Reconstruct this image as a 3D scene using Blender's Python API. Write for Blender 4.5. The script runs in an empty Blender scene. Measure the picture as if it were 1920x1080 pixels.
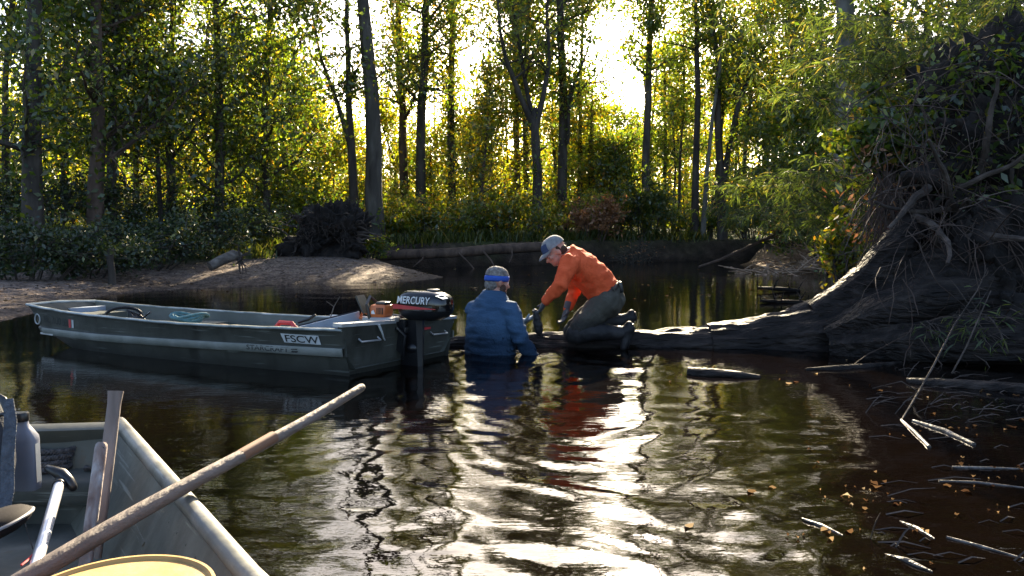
import bpy, bmesh, math, random
import numpy as np
from mathutils import Vector, Matrix, noise as mnoise

SC = bpy.context.scene
COL = SC.collection
R = math.radians

# ------------------------------------------------------------------ camera
CAMZ = 1.05
FPX = 1450.0
PITCH = math.atan(110.0 / FPX)
cam_d = bpy.data.cameras.new('camera')
cam = bpy.data.objects.new('camera', cam_d)
COL.objects.link(cam)
cam.location = (0, 0, CAMZ)
cam.rotation_euler = (R(90) - PITCH, 0, 0)
cam_d.sensor_width = 36.0
cam_d.lens = FPX / 1920.0 * 36.0
cam_d.clip_start = 0.02
cam_d.clip_end = 3000
SC.camera = cam

# ------------------------------------------------------------------ light
SUN_EL = R(27)
SUN_AZ = R(6.5)           # measured from +y towards +x
world = bpy.data.worlds.new('World')
SC.world = world
world.use_nodes = True
wn = world.node_tree
wn.nodes.clear()
sky = wn.nodes.new('ShaderNodeTexSky')
sky.sky_type = 'NISHITA'
sky.sun_disc = False
sky.sun_elevation = SUN_EL
sky.sun_rotation = SUN_AZ
sky.air_density = 0.8
sky.dust_density = 2.5
sky.ozone_density = 1.0
bg = wn.nodes.new('ShaderNodeBackground')
bg.inputs['Strength'].default_value = 0.07
wo = wn.nodes.new('ShaderNodeOutputWorld')
wn.links.new(sky.outputs[0], bg.inputs[0])
wn.links.new(bg.outputs[0], wo.inputs[0])

sun_d = bpy.data.lights.new('sun', 'SUN')
sun_d.energy = 5.0
sun_d.angle = R(0.6)
sun_d.color = (1.0, 0.84, 0.58)
sun = bpy.data.objects.new('sun', sun_d)
COL.objects.link(sun)
sdir = Vector((math.sin(SUN_AZ) * math.cos(SUN_EL), math.cos(SUN_AZ) * math.cos(SUN_EL), math.sin(SUN_EL)))
sun.rotation_euler = (-sdir).to_track_quat('-Z', 'Y').to_euler()
sun.location = sdir * 100

vs = SC.view_settings
vs.view_transform = 'Standard'
vs.look = 'None'
vs.gamma = 1.0
vs.use_curve_mapping = False
vs.exposure = 2.75
try:
    SC.cycles.use_denoising = True
    SC.cycles.max_bounces = 10
    SC.cycles.diffuse_bounces = 6
    SC.cycles.glossy_bounces = 3
    SC.cycles.transmission_bounces = 4
    SC.cycles.caustics_reflective = False
    SC.cycles.caustics_refractive = False
    SC.cycles.sample_clamp_indirect = 6.0
except Exception:
    pass

# ------------------------------------------------------------------ helpers
_F = Vector((0, math.cos(PITCH), -math.sin(PITCH)))
_U = Vector((0, math.sin(PITCH), math.cos(PITCH)))
_O = Vector((0, 0, CAMZ))
def W(px, py, Y):
    """world point seen at photo pixel (px,py) at distance Y along +y"""
    d = _F + Vector((1, 0, 0)) * ((px - 960) / FPX) + _U * ((540 - py) / FPX)
    return _O + d * (Y / d.y)
def Z(px, py, z=0.0):
    """world point seen at photo pixel (px,py) lying at height z"""
    d = _F + Vector((1, 0, 0)) * ((px - 960) / FPX) + _U * ((540 - py) / FPX)
    return _O + d * ((z - CAMZ) / d.z)

def tag(o, label=None, cat=None, group=None, kind=None):
    if label: o['label'] = label
    if cat: o['category'] = cat
    if group: o['group'] = group
    if kind: o['kind'] = kind
    return o
def empty(name, loc=(0, 0, 0), rz=0.0):
    o = bpy.data.objects.new(name, None)
    o.empty_display_size = 0.1
    COL.objects.link(o)
    o.location = loc
    o.rotation_euler = (0, 0, rz)
    return o
def setparent(o, p):
    if p is not None:
        o.parent = p
        # geometry is written in world space; the parent carries only a location
        o.matrix_parent_inverse = Matrix.Translation(p.location).inverted() if p.type == 'EMPTY' else Matrix.Identity(4)
    return o
def mesh_np(name, V, Fs, mat=None, parent=None, smooth=False, attrs=None):
    """V (n,3) array, Fs (m,k) int array with constant k"""
    V = np.asarray(V, np.float32); Fs = np.asarray(Fs, np.int32)
    me = bpy.data.meshes.new(name)
    k = Fs.shape[1]
    me.vertices.add(len(V)); me.vertices.foreach_set('co', V.ravel())
    me.loops.add(Fs.size); me.loops.foreach_set('vertex_index', Fs.ravel())
    me.polygons.add(len(Fs))
    me.polygons.foreach_set('loop_start', np.arange(0, Fs.size, k, dtype=np.int32))
    me.polygons.foreach_set('loop_total', np.full(len(Fs), k, np.int32))
    if smooth:
        me.polygons.foreach_set('use_smooth', np.ones(len(Fs), bool))
    me.update(calc_edges=True)
    if attrs:
        for an, av in attrs.items():
            a = me.attributes.new(an, 'FLOAT', 'POINT')
            a.data.foreach_set('value', np.asarray(av, np.float32).ravel())
    o = bpy.data.objects.new(name, me)
    COL.objects.link(o)
    if mat: me.materials.append(mat)
    return setparent(o, parent)

def basis(d):
    d = Vector(d).normalized()
    a = Vector((0, 0, 1)) if abs(d.z) < 0.9 else Vector((1, 0, 0))
    s = d.cross(a).normalized()
    return d, s, s.cross(d).normalized()

class MB:
    """collects shapes in world space and links them as one mesh object"""
    def __init__(s): s.v = []; s.f = []; s.m = []
    def add(s, vs_, fs_, mi=0):
        o = len(s.v)
        s.v += [tuple(x) for x in vs_]
        s.f += [tuple(i + o for i in f) for f in fs_]
        s.m += [mi] * len(fs_)
        return s
    def rings(s, rings, cap0=True, cap1=True, closed=True, mi=0):
        n = len(rings[0]); vs_ = [p for r in rings for p in r]; fs_ = []
        for i in range(len(rings) - 1):
            for j in range(n if closed else n - 1):
                k = (j + 1) % n
                fs_.append((i * n + j, i * n + k, (i + 1) * n + k, (i + 1) * n + j))
        if cap0: fs_.append(tuple(range(n - 1, -1, -1)))
        if cap1: fs_.append(tuple((len(rings) - 1) * n + j for j in range(n)))
        return s.add(vs_, fs_, mi)
    def tube(s, path, rad, n=8, mi=0, flat=None, side=None, round_ends=False):
        path = [Vector(p) for p in path]
        if not hasattr(rad, '__len__'): rad = [rad] * len(path)
        rad = [r_ if isinstance(r_, tuple) else (r_, r_ * (flat or 1.0)) for r_ in rad]
        if round_ends:
            m0, m1 = min(rad[0]), min(rad[-1]); sc_ = lambda r_, k: (r_[0] * k, r_[1] * k)
            a = (path[0] - path[1]).normalized(); b = (path[-1] - path[-2]).normalized()
            path = [path[0] + a * m0 * .95, path[0] + a * m0 * .65] + path + [path[-1] + b * m1 * .65, path[-1] + b * m1 * .95]
            rad = [sc_(rad[0], .3), sc_(rad[0], .75)] + rad + [sc_(rad[-1], .75), sc_(rad[-1], .3)]
        rs = []; prev = None
        for i, p in enumerate(path):
            t = (path[min(i + 1, len(path) - 1)] - path[max(i - 1, 0)])
            if t.length < 1e-9: t = Vector((0, 0, 1))
            t.normalize()
            if side is not None:
                u = Vector(side) - t * t.dot(Vector(side)); u.normalize()
            elif prev is None:
                _, u, _w = basis(t)
            else:
                u = prev - t * prev.dot(t)
                if u.length < 1e-6: _, u, _w = basis(t)
                u.normalize()
            prev = u
            w = t.cross(u)
            ru, rw = rad[i]
            rs.append([p + u * (math.cos(2 * math.pi * j / n) * ru) + w * (math.sin(2 * math.pi * j / n) * rw) for j in range(n)])
        return s.rings(rs, mi=mi)
    def box(s, c, size, ax=None, mi=0, bevel=0.0):
        c = Vector(c)
        if ax is None: ax = (Vector((1, 0, 0)), Vector((0, 1, 0)), Vector((0, 0, 1)))
        hx, hy, hz = [q / 2 for q in size]
        if bevel <= 0:
            vs_ = [c + ax[0] * (hx * a) + ax[1] * (hy * b) + ax[2] * (hz * d) for d in (-1, 1) for b in (-1, 1) for a in (-1, 1)]
            return s.add(vs_, [(0, 2, 3, 1), (4, 5, 7, 6), (0, 1, 5, 4), (2, 6, 7, 3), (0, 4, 6, 2), (1, 3, 7, 5)], mi)
        rs = []
        b = bevel
        def ring(ix, iy, z):
            pts = []
            for (sx, sy) in ((1, 1), (-1, 1), (-1, -1), (1, -1)):
                for k in range(3):
                    a0 = {(1, 1): 0, (-1, 1): 90, (-1, -1): 180, (1, -1): 270}[(sx, sy)] + 45 * k
                    x = sx * (hx - b - 0) + math.cos(R(a0)) * (b - ix)
                    y = sy * (hy - b - 0) + math.sin(R(a0)) * (b - iy)
                    pts.append(c + ax[0] * x + ax[1] * y + ax[2] * z)
            return pts
        rs = [ring(b * .9, b * .9, -hz), ring(b * .29, b * .29, -hz + b * .29), ring(0, 0, -hz + b), ring(0, 0, hz - b), ring(b * .29, b * .29, hz - b * .29), ring(b * .9, b * .9, hz)]
        return s.rings(rs, mi=mi)
    def ell(s, c, rad, ax=None, n=14, m=9, mi=0):
        c = Vector(c)
        if ax is None: ax = (Vector((1, 0, 0)), Vector((0, 1, 0)), Vector((0, 0, 1)))
        rs = []
        for i in range(1, m):
            t = math.pi * i / m
            rs.append([c + ax[0] * (rad[0] * math.sin(t) * math.cos(2 * math.pi * j / n)) + ax[1] * (rad[1] * math.sin(t) * math.sin(2 * math.pi * j / n)) - ax[2] * (rad[2] * math.cos(t)) for j in range(n)])
        return s.rings(rs, mi=mi)
    def lathe(s, c, prof, ax=None, n=24, mi=0, sx=1.0, sy=1.0):
        c = Vector(c)
        if ax is None: ax = (Vector((1, 0, 0)), Vector((0, 1, 0)), Vector((0, 0, 1)))
        rs = [[c + ax[0] * (r * sx * math.cos(2 * math.pi * j / n)) + ax[1] * (r * sy * math.sin(2 * math.pi * j / n)) + ax[2] * z for j in range(n)] for r, z in prof]
        return s.rings(rs, mi=mi)
    def build(s, name, mats, parent=None, smooth=True, angle=40):
        me = bpy.data.meshes.new(name)
        me.from_pydata(s.v, [], s.f)
        bm = bmesh.new(); bm.from_mesh(me)
        bmesh.ops.recalc_face_normals(bm, faces=bm.faces)
        bm.to_mesh(me); bm.free()
        if not isinstance(mats, (list, tuple)): mats = [mats]
        for m_ in mats: me.materials.append(m_)
        if len(mats) > 1: me.polygons.foreach_set('material_index', s.m)
        if smooth:
            me.polygons.foreach_set('use_smooth', [True] * len(me.polygons))
            try: me.set_sharp_from_angle(angle=R(angle))
            except Exception: pass
        me.update()
        o = bpy.data.objects.new(name, me)
        COL.objects.link(o)
        return setparent(o, parent)

def remeshed(name, mb, voxel, mats, parent=None, smooth=3, fold=0.0, fscale=9.0, fstretch=(1, 1, 1), seed=0.0):
    """one continuous skin grown over the collected shapes"""
    o = mb.build('tmp', [], None, smooth=True)
    md = o.modifiers.new('r', 'REMESH'); md.mode = 'VOXEL'; md.voxel_size = voxel; md.use_smooth_shade = True
    sm = o.modifiers.new('s', 'SMOOTH'); sm.iterations = smooth; sm.factor = 0.5
    dg = bpy.context.evaluated_depsgraph_get()
    me = bpy.data.meshes.new_from_object(o.evaluated_get(dg))
    bpy.data.objects.remove(o)
    me.name = name
    if fold > 0:
        nv = len(me.vertices)
        for v in me.vertices:
            c = v.co
            q = Vector((c.x * fstretch[0], c.y * fstretch[1], c.z * fstretch[2])) * fscale + Vector((seed, seed * 2, 0))
            a = mnoise.noise(q); b = mnoise.noise(q * 2.3)
            v.co = c + v.normal * (fold * ((1 - abs(a) * 2.2) * .7 + b * .5))
    me.polygons.foreach_set('use_smooth', [True] * len(me.polygons))
    if not isinstance(mats, (list, tuple)): mats = [mats]
    me.materials.clear()
    for m_ in mats: me.materials.append(m_)
    me.update()
    ob = bpy.data.objects.new(name, me)
    COL.objects.link(ob)
    return setparent(ob, parent)

# ------------------------------------------------------------------ materials
def newmat(name):
    m = bpy.data.materials.new(name); m.use_nodes = True
    nt = m.node_tree; nt.nodes.clear()
    out = nt.nodes.new('ShaderNodeOutputMaterial')
    return m, nt, out
def ramp(nt, stops):
    r = nt.nodes.new('ShaderNodeValToRGB')
    el = r.color_ramp.elements
    while len(el) < len(stops): el.new(0.5)
    for e, (p, c) in zip(el, stops):
        e.position = p; e.color = (c[0], c[1], c[2], 1)
    return r
def surf(name, cols, scale=6.0, rough=0.7, bump=0.0, bscale=30.0, metal=0.0, stretch=(1, 1, 1), detail=5.0, spec=0.4, rvar=0.0, dist=0.4):
    """principled surface with noise between several colours and a noise relief"""
    m, nt, out = newmat(name)
    b = nt.nodes.new('ShaderNodeBsdfPrincipled')
    tc = nt.nodes.new('ShaderNodeTexCoord')
    mp = nt.nodes.new('ShaderNodeMapping'); mp.inputs['Scale'].default_value = stretch
    nt.links.new(tc.outputs['Object'], mp.inputs['Vector'])
    n1 = nt.nodes.new('ShaderNodeTexNoise'); n1.inputs['Scale'].default_value = scale; n1.inputs['Detail'].default_value = detail; n1.inputs['Distortion'].default_value = dist
    nt.links.new(mp.outputs[0], n1.inputs['Vector'])
    k = len(cols)
    rp = ramp(nt, [(0.28 + 0.44 * i / max(1, k - 1), c) for i, c in enumerate(cols)])
    nt.links.new(n1.outputs['Fac'], rp.inputs[0])
    nt.links.new(rp.outputs[0], b.inputs['Base Color'])
    b.inputs['Roughness'].default_value = rough
    b.inputs['Metallic'].default_value = metal
    b.inputs['Specular IOR Level'].default_value = spec
    if rvar > 0:
        mr = nt.nodes.new('ShaderNodeMapRange')
        mr.inputs['To Min'].default_value = max(0.02, rough - rvar); mr.inputs['To Max'].default_value = min(1, rough + rvar)
        n3 = nt.nodes.new('ShaderNodeTexNoise'); n3.inputs['Scale'].default_value = scale * 2.7; n3.inputs['Detail'].default_value = 4
        nt.links.new(mp.outputs[0], n3.inputs['Vector'])
        nt.links.new(n3.outputs['Fac'], mr.inputs['Value'])
        nt.links.new(mr.outputs[0], b.inputs['Roughness'])
    if bump > 0:
        n2 = nt.nodes.new('ShaderNodeTexNoise'); n2.inputs['Scale'].default_value = bscale; n2.inputs['Detail'].default_value = 6
        nt.links.new(mp.outputs[0], n2.inputs['Vector'])
        bp = nt.nodes.new('ShaderNodeBump'); bp.inputs['Strength'].default_value = bump; bp.inputs['Distance'].default_value = 0.02 if bump < 1.05 else 0.05
        nt.links.new(n2.outputs['Fac'], bp.inputs['Height'])
        nt.links.new(bp.outputs[0], b.inputs['Normal'])
    nt.links.new(b.outputs[0], out.inputs[0])
    return m
def weathered(name, cols, scale=3.5, rough=.5, metal=.15, scum=True, axis=(1, 1, 1), scr=(.30, .32, .29), amount=.5):
    """painted boat metal: blotchy paint, scratches down to the metal, grime streaks and a scum line at the water"""
    m = surf(name, cols, scale, rough, .25, 11, metal, spec=.4, rvar=.14)
    nt = m.node_tree; b = [n for n in nt.nodes if n.type == 'BSDF_PRINCIPLED'][0]; src = b.inputs['Base Color'].links[0].from_socket
    tc = nt.nodes.new('ShaderNodeTexCoord')
    def layer(src, sc, stretch, lo, hi, col, fac, rot=0.0):
        mp = nt.nodes.new('ShaderNodeMapping'); mp.inputs['Scale'].default_value = stretch; mp.inputs['Rotation'].default_value = (0, 0, rot); nt.links.new(tc.outputs['Object'], mp.inputs[0])
        n = nt.nodes.new('ShaderNodeTexNoise'); n.inputs['Scale'].default_value = sc; n.inputs['Detail'].default_value = 7; nt.links.new(mp.outputs[0], n.inputs['Vector'])
        r = nt.nodes.new('ShaderNodeMapRange'); r.inputs['From Min'].default_value = lo; r.inputs['From Max'].default_value = hi; r.inputs['To Max'].default_value = fac; nt.links.new(n.outputs['Fac'], r.inputs[0])
        x = nt.nodes.new('ShaderNodeMix'); x.data_type = 'RGBA'; nt.links.new(r.outputs[0], x.inputs[0]); nt.links.new(src, x.inputs[6]); x.inputs[7].default_value = (col[0], col[1], col[2], 1); return x.outputs[2]
    s1 = layer(src, 7, (1, 1, .25), .52, .72, (cols[0][0] * .45, cols[0][1] * .43, cols[0][2] * .4), .8)
    s2 = layer(s1, 22, (.12, .12, 2.2), .62, .70, scr, amount, .45)
    s3 = layer(s2, 16, (1, 1, 1), .66, .72, (.10, .075, .05), .5)
    if scum:
        g = nt.nodes.new('ShaderNodeNewGeometry'); sp = nt.nodes.new('ShaderNodeSeparateXYZ'); nt.links.new(g.outputs['Position'], sp.inputs[0])
        r = nt.nodes.new('ShaderNodeMapRange'); r.inputs['From Min'].default_value = .10; r.inputs['From Max'].default_value = .0; r.inputs['To Max'].default_value = .65; nt.links.new(sp.outputs['Z'], r.inputs[0])
        x = nt.nodes.new('ShaderNodeMix'); x.data_type = 'RGBA'; nt.links.new(r.outputs[0], x.inputs[0]); nt.links.new(s3, x.inputs[6]); x.inputs[7].default_value = (.016, .015, .012, 1); s3 = x.outputs[2]
    nt.links.new(s3, b.inputs['Base Color']); return m
def leafmat(name, stops, trans=0.45, tcol=(1.25, 1.2, 0.55), gloss=0.06):
    m, nt, out = newmat(name)
    g = nt.nodes.new('ShaderNodeNewGeometry')
    rp = ramp(nt, stops)
    nt.links.new(g.outputs['Random Per Island'], rp.inputs[0])
    d = nt.nodes.new('ShaderNodeBsdfDiffuse')
    t = nt.nodes.new('ShaderNodeBsdfTranslucent')
    mu = nt.nodes.new('ShaderNodeMix'); mu.data_type = 'RGBA'; mu.blend_type = 'MULTIPLY'
    mu.inputs[0].default_value = 1.0
    nt.links.new(rp.outputs[0], mu.inputs[6]); mu.inputs[7].default_value = (tcol[0], tcol[1], tcol[2], 1)
    mu.clamp_result = False
    nt.links.new(rp.outputs[0], d.inputs[0]); nt.links.new(mu.outputs[2], t.inputs[0])
    mx = nt.nodes.new('ShaderNodeMixShader'); mx.inputs[0].default_value = trans
    nt.links.new(d.outputs[0], mx.inputs[1]); nt.links.new(t.outputs[0], mx.inputs[2])
    gl = nt.nodes.new('ShaderNodeBsdfGlossy'); gl.inputs['Roughness'].default_value = 0.4
    mx2 = nt.nodes.new('ShaderNodeMixShader'); mx2.inputs[0].default_value = gloss
    nt.links.new(mx.outputs[0], mx2.inputs[1]); nt.links.new(gl.outputs[0], mx2.inputs[2])
    nt.links.new(mx2.outputs[0], out.inputs[0])
    return m

G0 = [(0.0, (.020, .045, .012)), (.35, (.05, .10, .018)), (.7, (.095, .15, .022)), (.92, (.17, .18, .025)), (1.0, (.20, .13, .03))]
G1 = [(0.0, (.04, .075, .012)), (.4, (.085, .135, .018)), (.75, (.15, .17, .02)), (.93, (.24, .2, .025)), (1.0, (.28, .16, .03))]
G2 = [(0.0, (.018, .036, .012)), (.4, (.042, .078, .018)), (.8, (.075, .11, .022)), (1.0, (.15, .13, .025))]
G3 = [(0.0, (.035, .055, .02)), (.5, (.055, .085, .028)), (.85, (.085, .115, .04)), (1.0, (.17, .14, .06))]
LEAF = leafmat('leaf_mid_green', G0, .6, (2.7, 2.2, .55))
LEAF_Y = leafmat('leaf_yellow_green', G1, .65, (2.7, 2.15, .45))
LEAF_D = leafmat('leaf_dark_green', G2, .58, (2.8, 2.3, .55))
LEAF_S = leafmat('leaf_shade_tone', [(0.0, (.010, .022, .009)), (.5, (.022, .042, .014)), (.93, (.045, .065, .018)), (1.0, (.13, .11, .03))], .3, (1.6, 1.4, .5), .05)  # left shrubs: shade put into a darker, less translucent leaf colour
CANE = leafmat('cane_leaf', G3, .55, (2.2, 2.0, .7), .03)
DRYLEAF = leafmat('dry_leaf', [(0, (.16, .075, .035)), (.5, (.26, .125, .06)), (1, (.36, .2, .1))], .35, (1.2, 1, .7), .03)
FLOATLEAF = leafmat('floating_leaf', [(0, (.03, .015, .008)), (.45, (.08, .045, .02)), (.8, (.15, .10, .05)), (1, (.26, .2, .12))], .1, (1, 1, 1), .0)
GRASS = leafmat('grass_blade', [(0, (.025, .04, .010)), (.5, (.05, .075, .016)), (.85, (.085, .10, .024)), (1, (.18, .15, .06))], .5, (1.8, 1.6, .5), .03)
BARK_D = surf('bark_dark', [(.022, .017, .014), (.05, .04, .033), (.085, .07, .058)], 5, .9, .9, 16, stretch=(1, 1, .22))
BARK_G = surf('bark_grey', [(.032, .026, .021), (.065, .055, .045), (.105, .092, .078)], 5, .9, .8, 15, stretch=(1, 1, .25))
BARK_R = surf('bark_reddish', [(.03, .02, .015), (.075, .048, .035), (.12, .08, .06)], 6, .9, .9, 18, stretch=(1, 1, .25))
BARK_P = surf('bark_pale', [(.07, .064, .054), (.13, .12, .105), (.2, .188, .168)], 4, .9, .6, 15, stretch=(1, 1, .3))
# ------------------------------------------------------------------ ground, water
def Zx(px, py): 
    p = Z(px, py, 0.0); return (p.x, p.y)
SHORE = [ # (point, steepness of the edge that starts here)
    ((-8.0, -40), 0.2), ((-7.6, 3), 0.1), ((-6.3, 8.2), 0.0), (Zx(0, 604), 0.0), (Zx(70, 588), 0.0), (Zx(120, 570), 0.0), (Zx(215, 552), 0.0), (Zx(300, 545), 0.0), (Zx(400, 540), 0.0),
    (Zx(470, 537), 0.0), (Zx(560, 533), 0.0), (Zx(700, 531), 0.0), (Zx(790, 526), 0.0), (Zx(838, 520), 0.0), (Zx(810, 514), 0.15), (Zx(740, 507), 0.5), (Zx(690, 502), 1.0), (Zx(800, 502), 1.0),
    (Zx(900, 499), 1.0), (Zx(1000, 497), 1.0), (Zx(1100, 494), 1.0), (Zx(1160, 491.5), 1.0), (Zx(1300, 490), 1.0), (Zx(1440, 489), 0.9), (Zx(1400, 493), 0.1), (Zx(1385, 497), 0.0),
    (Zx(1440, 506), 0.0), (Zx(1540, 513), 0.0), (Zx(1590, 535), 0.3), (Zx(1640, 560), 0.6), ((4.55, 8.4), 0.8), ((4.5, 6.2), 0.6), ((4.1, 4.6), 0.4), ((4.9, 2), 0.4), ((6, -40), 0.4)]
SP = np.array([p for p, s in SHORE]); SS = np.array([s for p, s in SHORE])
def shore(X, Y):
    """signed distance to the waterline (land positive) and local steepness"""
    X = np.asarray(X, float); Y = np.asarray(Y, float)
    best = np.full(X.shape, 1e9); wsum = np.zeros(X.shape); ssum = np.zeros(X.shape); ins = np.zeros(X.shape, bool)
    n = len(SP)
    for i in range(n):
        a = SP[i]; b = SP[(i + 1) % n]
        dx, dy = b - a; L2 = dx * dx + dy * dy
        t = np.clip(((X - a[0]) * dx + (Y - a[1]) * dy) / L2, 0, 1)
        d = np.hypot(X - a[0] - t * dx, Y - a[1] - t * dy)
        best = np.minimum(best, d)
        w = 1.0 / (d + .25) ** 4; wsum += w; ssum += w * SS[i]
        c = ((a[1] > Y) != (b[1] > Y)) & (X < (b[0] - a[0]) * (Y - a[1]) / (b[1] - a[1] + 1e-12) + a[0])
        ins ^= c
    return np.where(ins, -best, best), ssum / wsum
def fnoise(X, Y, s, seed=0):
    r = np.random.RandomState(seed); h = np.zeros(np.shape(X))
    for k in range(14):
        a = r.uniform(0, 2 * math.pi); f = s * (2 ** r.uniform(-1, 1.6))
        h = h + np.sin((X * math.cos(a) + Y * math.sin(a)) * f + r.uniform(0, 6.28)) / (f / s) ** .8
    return h / 4.0
def sstep(a, b, x):
    t = np.clip((x - a) / (b - a), 0, 1); return t * t * (3 - 2 * t)
def height(X, Y):
    X = np.asarray(X, float); Y = np.asarray(Y, float)
    d, s = shore(X, Y)
    dl = np.maximum(d, 0)
    hs = .70 * sstep(0, .45, dl + .06 * fnoise(X, Y, 5, 3)) + .035 * np.clip(dl - .4, 0, 30)
    hg = .23 * (1 - np.exp(-dl / 1.5)) + .42 * sstep(3.8, 6.5, dl) * (1 - s) + .03 * np.clip(dl - 1.0, 0, 30)
    land = s * hs + (1 - s) * hg
    land = land + .03 * fnoise(X, Y, 2.2, 5) * sstep(.05, .8, dl) + .12 * fnoise(X, Y, .5, 6) * sstep(2.5, 7, dl)
    bed = -0.95 * (1 - np.exp(d / .9))
    return np.where(d > 0, land, np.minimum(bed, -.004))
def gz(x, y): return float(height(np.array([x]), np.array([y]))[0])

def axis_coords(lo, hi, step, far):
    c = list(np.arange(lo, hi + 1e-6, step)); s = step
    while c[-1] < far: s *= 1.18; c.append(c[-1] + s)
    s = step
    while c[0] > -far: s *= 1.18; c.insert(0, c[0] - s)
    return np.array(c)
gx = axis_coords(-10.5, 12, .16, 900); gy = axis_coords(5.0, 30, .16, 900)
GX, GY = np.meshgrid(gx, gy)
GH = height(GX, GY); GD, GS = shore(GX, GY)
sandw = (1 - sstep(.25, .6, GS)) * (1 - sstep(2.6, 4.2, GD + .5 * fnoise(GX, GY, 1.5, 9))) * (GD > -2) * (GY > 3.0) * (GX < 2)
grassw = sstep(.3, 1.1, GD + .3 * fnoise(GX, GY, 2, 11)) * (1 - sandw)
debrisw = ((GX > 5.0) & (GX < 11) & (GY > 15) & (GY < 26)) * (1 - sstep(1.5, 2.5, GD)) * (1 - sstep(.3, .7, GS))
nx, ny = len(gx), len(gy)
ii = (np.arange(ny - 1)[:, None] * nx + np.arange(nx - 1)[None, :]).ravel()
GF = np.stack([ii, ii + 1, ii + nx + 1, ii + nx], 1)
m, nt, out = newmat('ground_soil')
b = nt.nodes.new('ShaderNodeBsdfPrincipled'); b.inputs['Roughness'].default_value = .9; b.inputs['Specular IOR Level'].default_value = .2
tc = nt.nodes.new('ShaderNodeTexCoord')
def nz(sc, det=6):
    n = nt.nodes.new('ShaderNodeTexNoise'); n.inputs['Scale'].default_value = sc; n.inputs['Detail'].default_value = det
    nt.links.new(tc.outputs['Object'], n.inputs['Vector']); return n
mudr = ramp(nt, [(.3, (.018, .013, .010)), (.55, (.045, .032, .024)), (.75, (.08, .058, .042))]); nt.links.new(nz(3).outputs['Fac'], mudr.inputs[0])
sandr = ramp(nt, [(.30, (.085, .060, .048)), (.45, (.17, .128, .105)), (.58, (.26, .205, .17)), (.70, (.15, .09, .06))]); nt.links.new(nz(5.5, 9).outputs['Fac'], sandr.inputs[0])
spk = ramp(nt, [(.40, (.30, .26, .24)), (.58, (1, 1, 1)), (.7, (1.25, 1.2, 1.1))]); nt.links.new(nz(24, 3).outputs['Fac'], spk.inputs[0])
sm_ = nt.nodes.new('ShaderNodeMix'); sm_.data_type = 'RGBA'; sm_.blend_type = 'MULTIPLY'; sm_.inputs[0].default_value = .8
nt.links.new(sandr.outputs[0], sm_.inputs[6]); nt.links.new(spk.outputs[0], sm_.inputs[7])
grr = ramp(nt, [(.3, (.018, .026, .008)), (.55, (.04, .055, .014)), (.75, (.09, .075, .03))]); nt.links.new(nz(6).outputs['Fac'], grr.inputs[0])
dbr = ramp(nt, [(.3, (.10, .06, .035)), (.55, (.26, .17, .10)), (.75, (.36, .26, .17))]); nt.links.new(nz(14).outputs['Fac'], dbr.inputs[0])
def att(nm):
    a = nt.nodes.new('ShaderNodeAttribute'); a.attribute_name = nm; return a
def mixc(f, a, b_):
    x = nt.nodes.new('ShaderNodeMix'); x.data_type = 'RGBA'
    nt.links.new(f, x.inputs[0]); nt.links.new(a, x.inputs[6]); nt.links.new(b_, x.inputs[7]); return x.outputs[2]
c1 = mixc(att('grassw').outputs['Fac'], mudr.outputs[0], grr.outputs[0])
c2 = mixc(att('sandw').outputs['Fac'], c1, sm_.outputs[2])
c3 = mixc(att('debrisw').outputs['Fac'], c2, dbr.outputs[0])
# wet band at the water's edge
c4n = nt.nodes.new('ShaderNodeMix'); c4n.data_type = 'RGBA'; c4n.blend_type = 'MULTIPLY'
nt.links.new(att('wetw').outputs['Fac'], c4n.inputs[0]); nt.links.new(c3, c4n.inputs[6]); c4n.inputs[7].default_value = (.45, .42, .40, 1)
nt.links.new(c4n.outputs[2], b.inputs['Base Color'])
bp = nt.nodes.new('ShaderNodeBump'); bp.inputs['Strength'].default_value = .9; bp.inputs['Distance'].default_value = .05
nt.links.new(nz(18, 8).outputs['Fac'], bp.inputs['Height']); nt.links.new(bp.outputs[0], b.inputs['Normal'])
nt.links.new(b.outputs[0], out.inputs[0])
GROUND = m
wetw = (1 - sstep(.0, .16, GH))
ground = mesh_np('ground', np.stack([GX.ravel(), GY.ravel(), GH.ravel()], 1), GF, GROUND, None, True,
                 {'sandw': sandw, 'grassw': grassw, 'debrisw': debrisw, 'wetw': wetw})
tag(ground, kind='structure')

# river water: a real rippled sheet, finest near the boat
xs = list(np.arange(-3.0, 3.4, .033)); s = .03
while xs[-1] < 14: s *= 1.07; xs.append(xs[-1] + s)
s = .03
while xs[0] > -14: s *= 1.07; xs.insert(0, xs[0] - s)
xs = [-90, -40, -20] + xs + [20, 40, 90]
ys = [-60, -20, -6, -2, 0, .6]; y = 1.0
while y < 34: ys.append(y); y += .0098 * y + .005
ys += [40, 60, 90]
WX, WY = np.meshgrid(np.array(xs), np.array(ys))
rs_ = np.random.RandomState(21)
def waves(X, Y, n, l0, l1, slope, seed, adir=None, spread=math.pi):
    r = np.random.RandomState(seed); h = np.zeros(X.shape)
    for k in range(n):
        L = l0 * (l1 / l0) ** r.uniform(); kk = 2 * math.pi / L
        a = r.uniform(0, 2 * math.pi) if adir is None else adir + r.normal() * spread
        h += (slope / kk) * math.sqrt(2.0 / n) * np.sin(kk * (X * math.cos(a) + Y * math.sin(a)) + r.uniform(0, 6.28))
    return h
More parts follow.
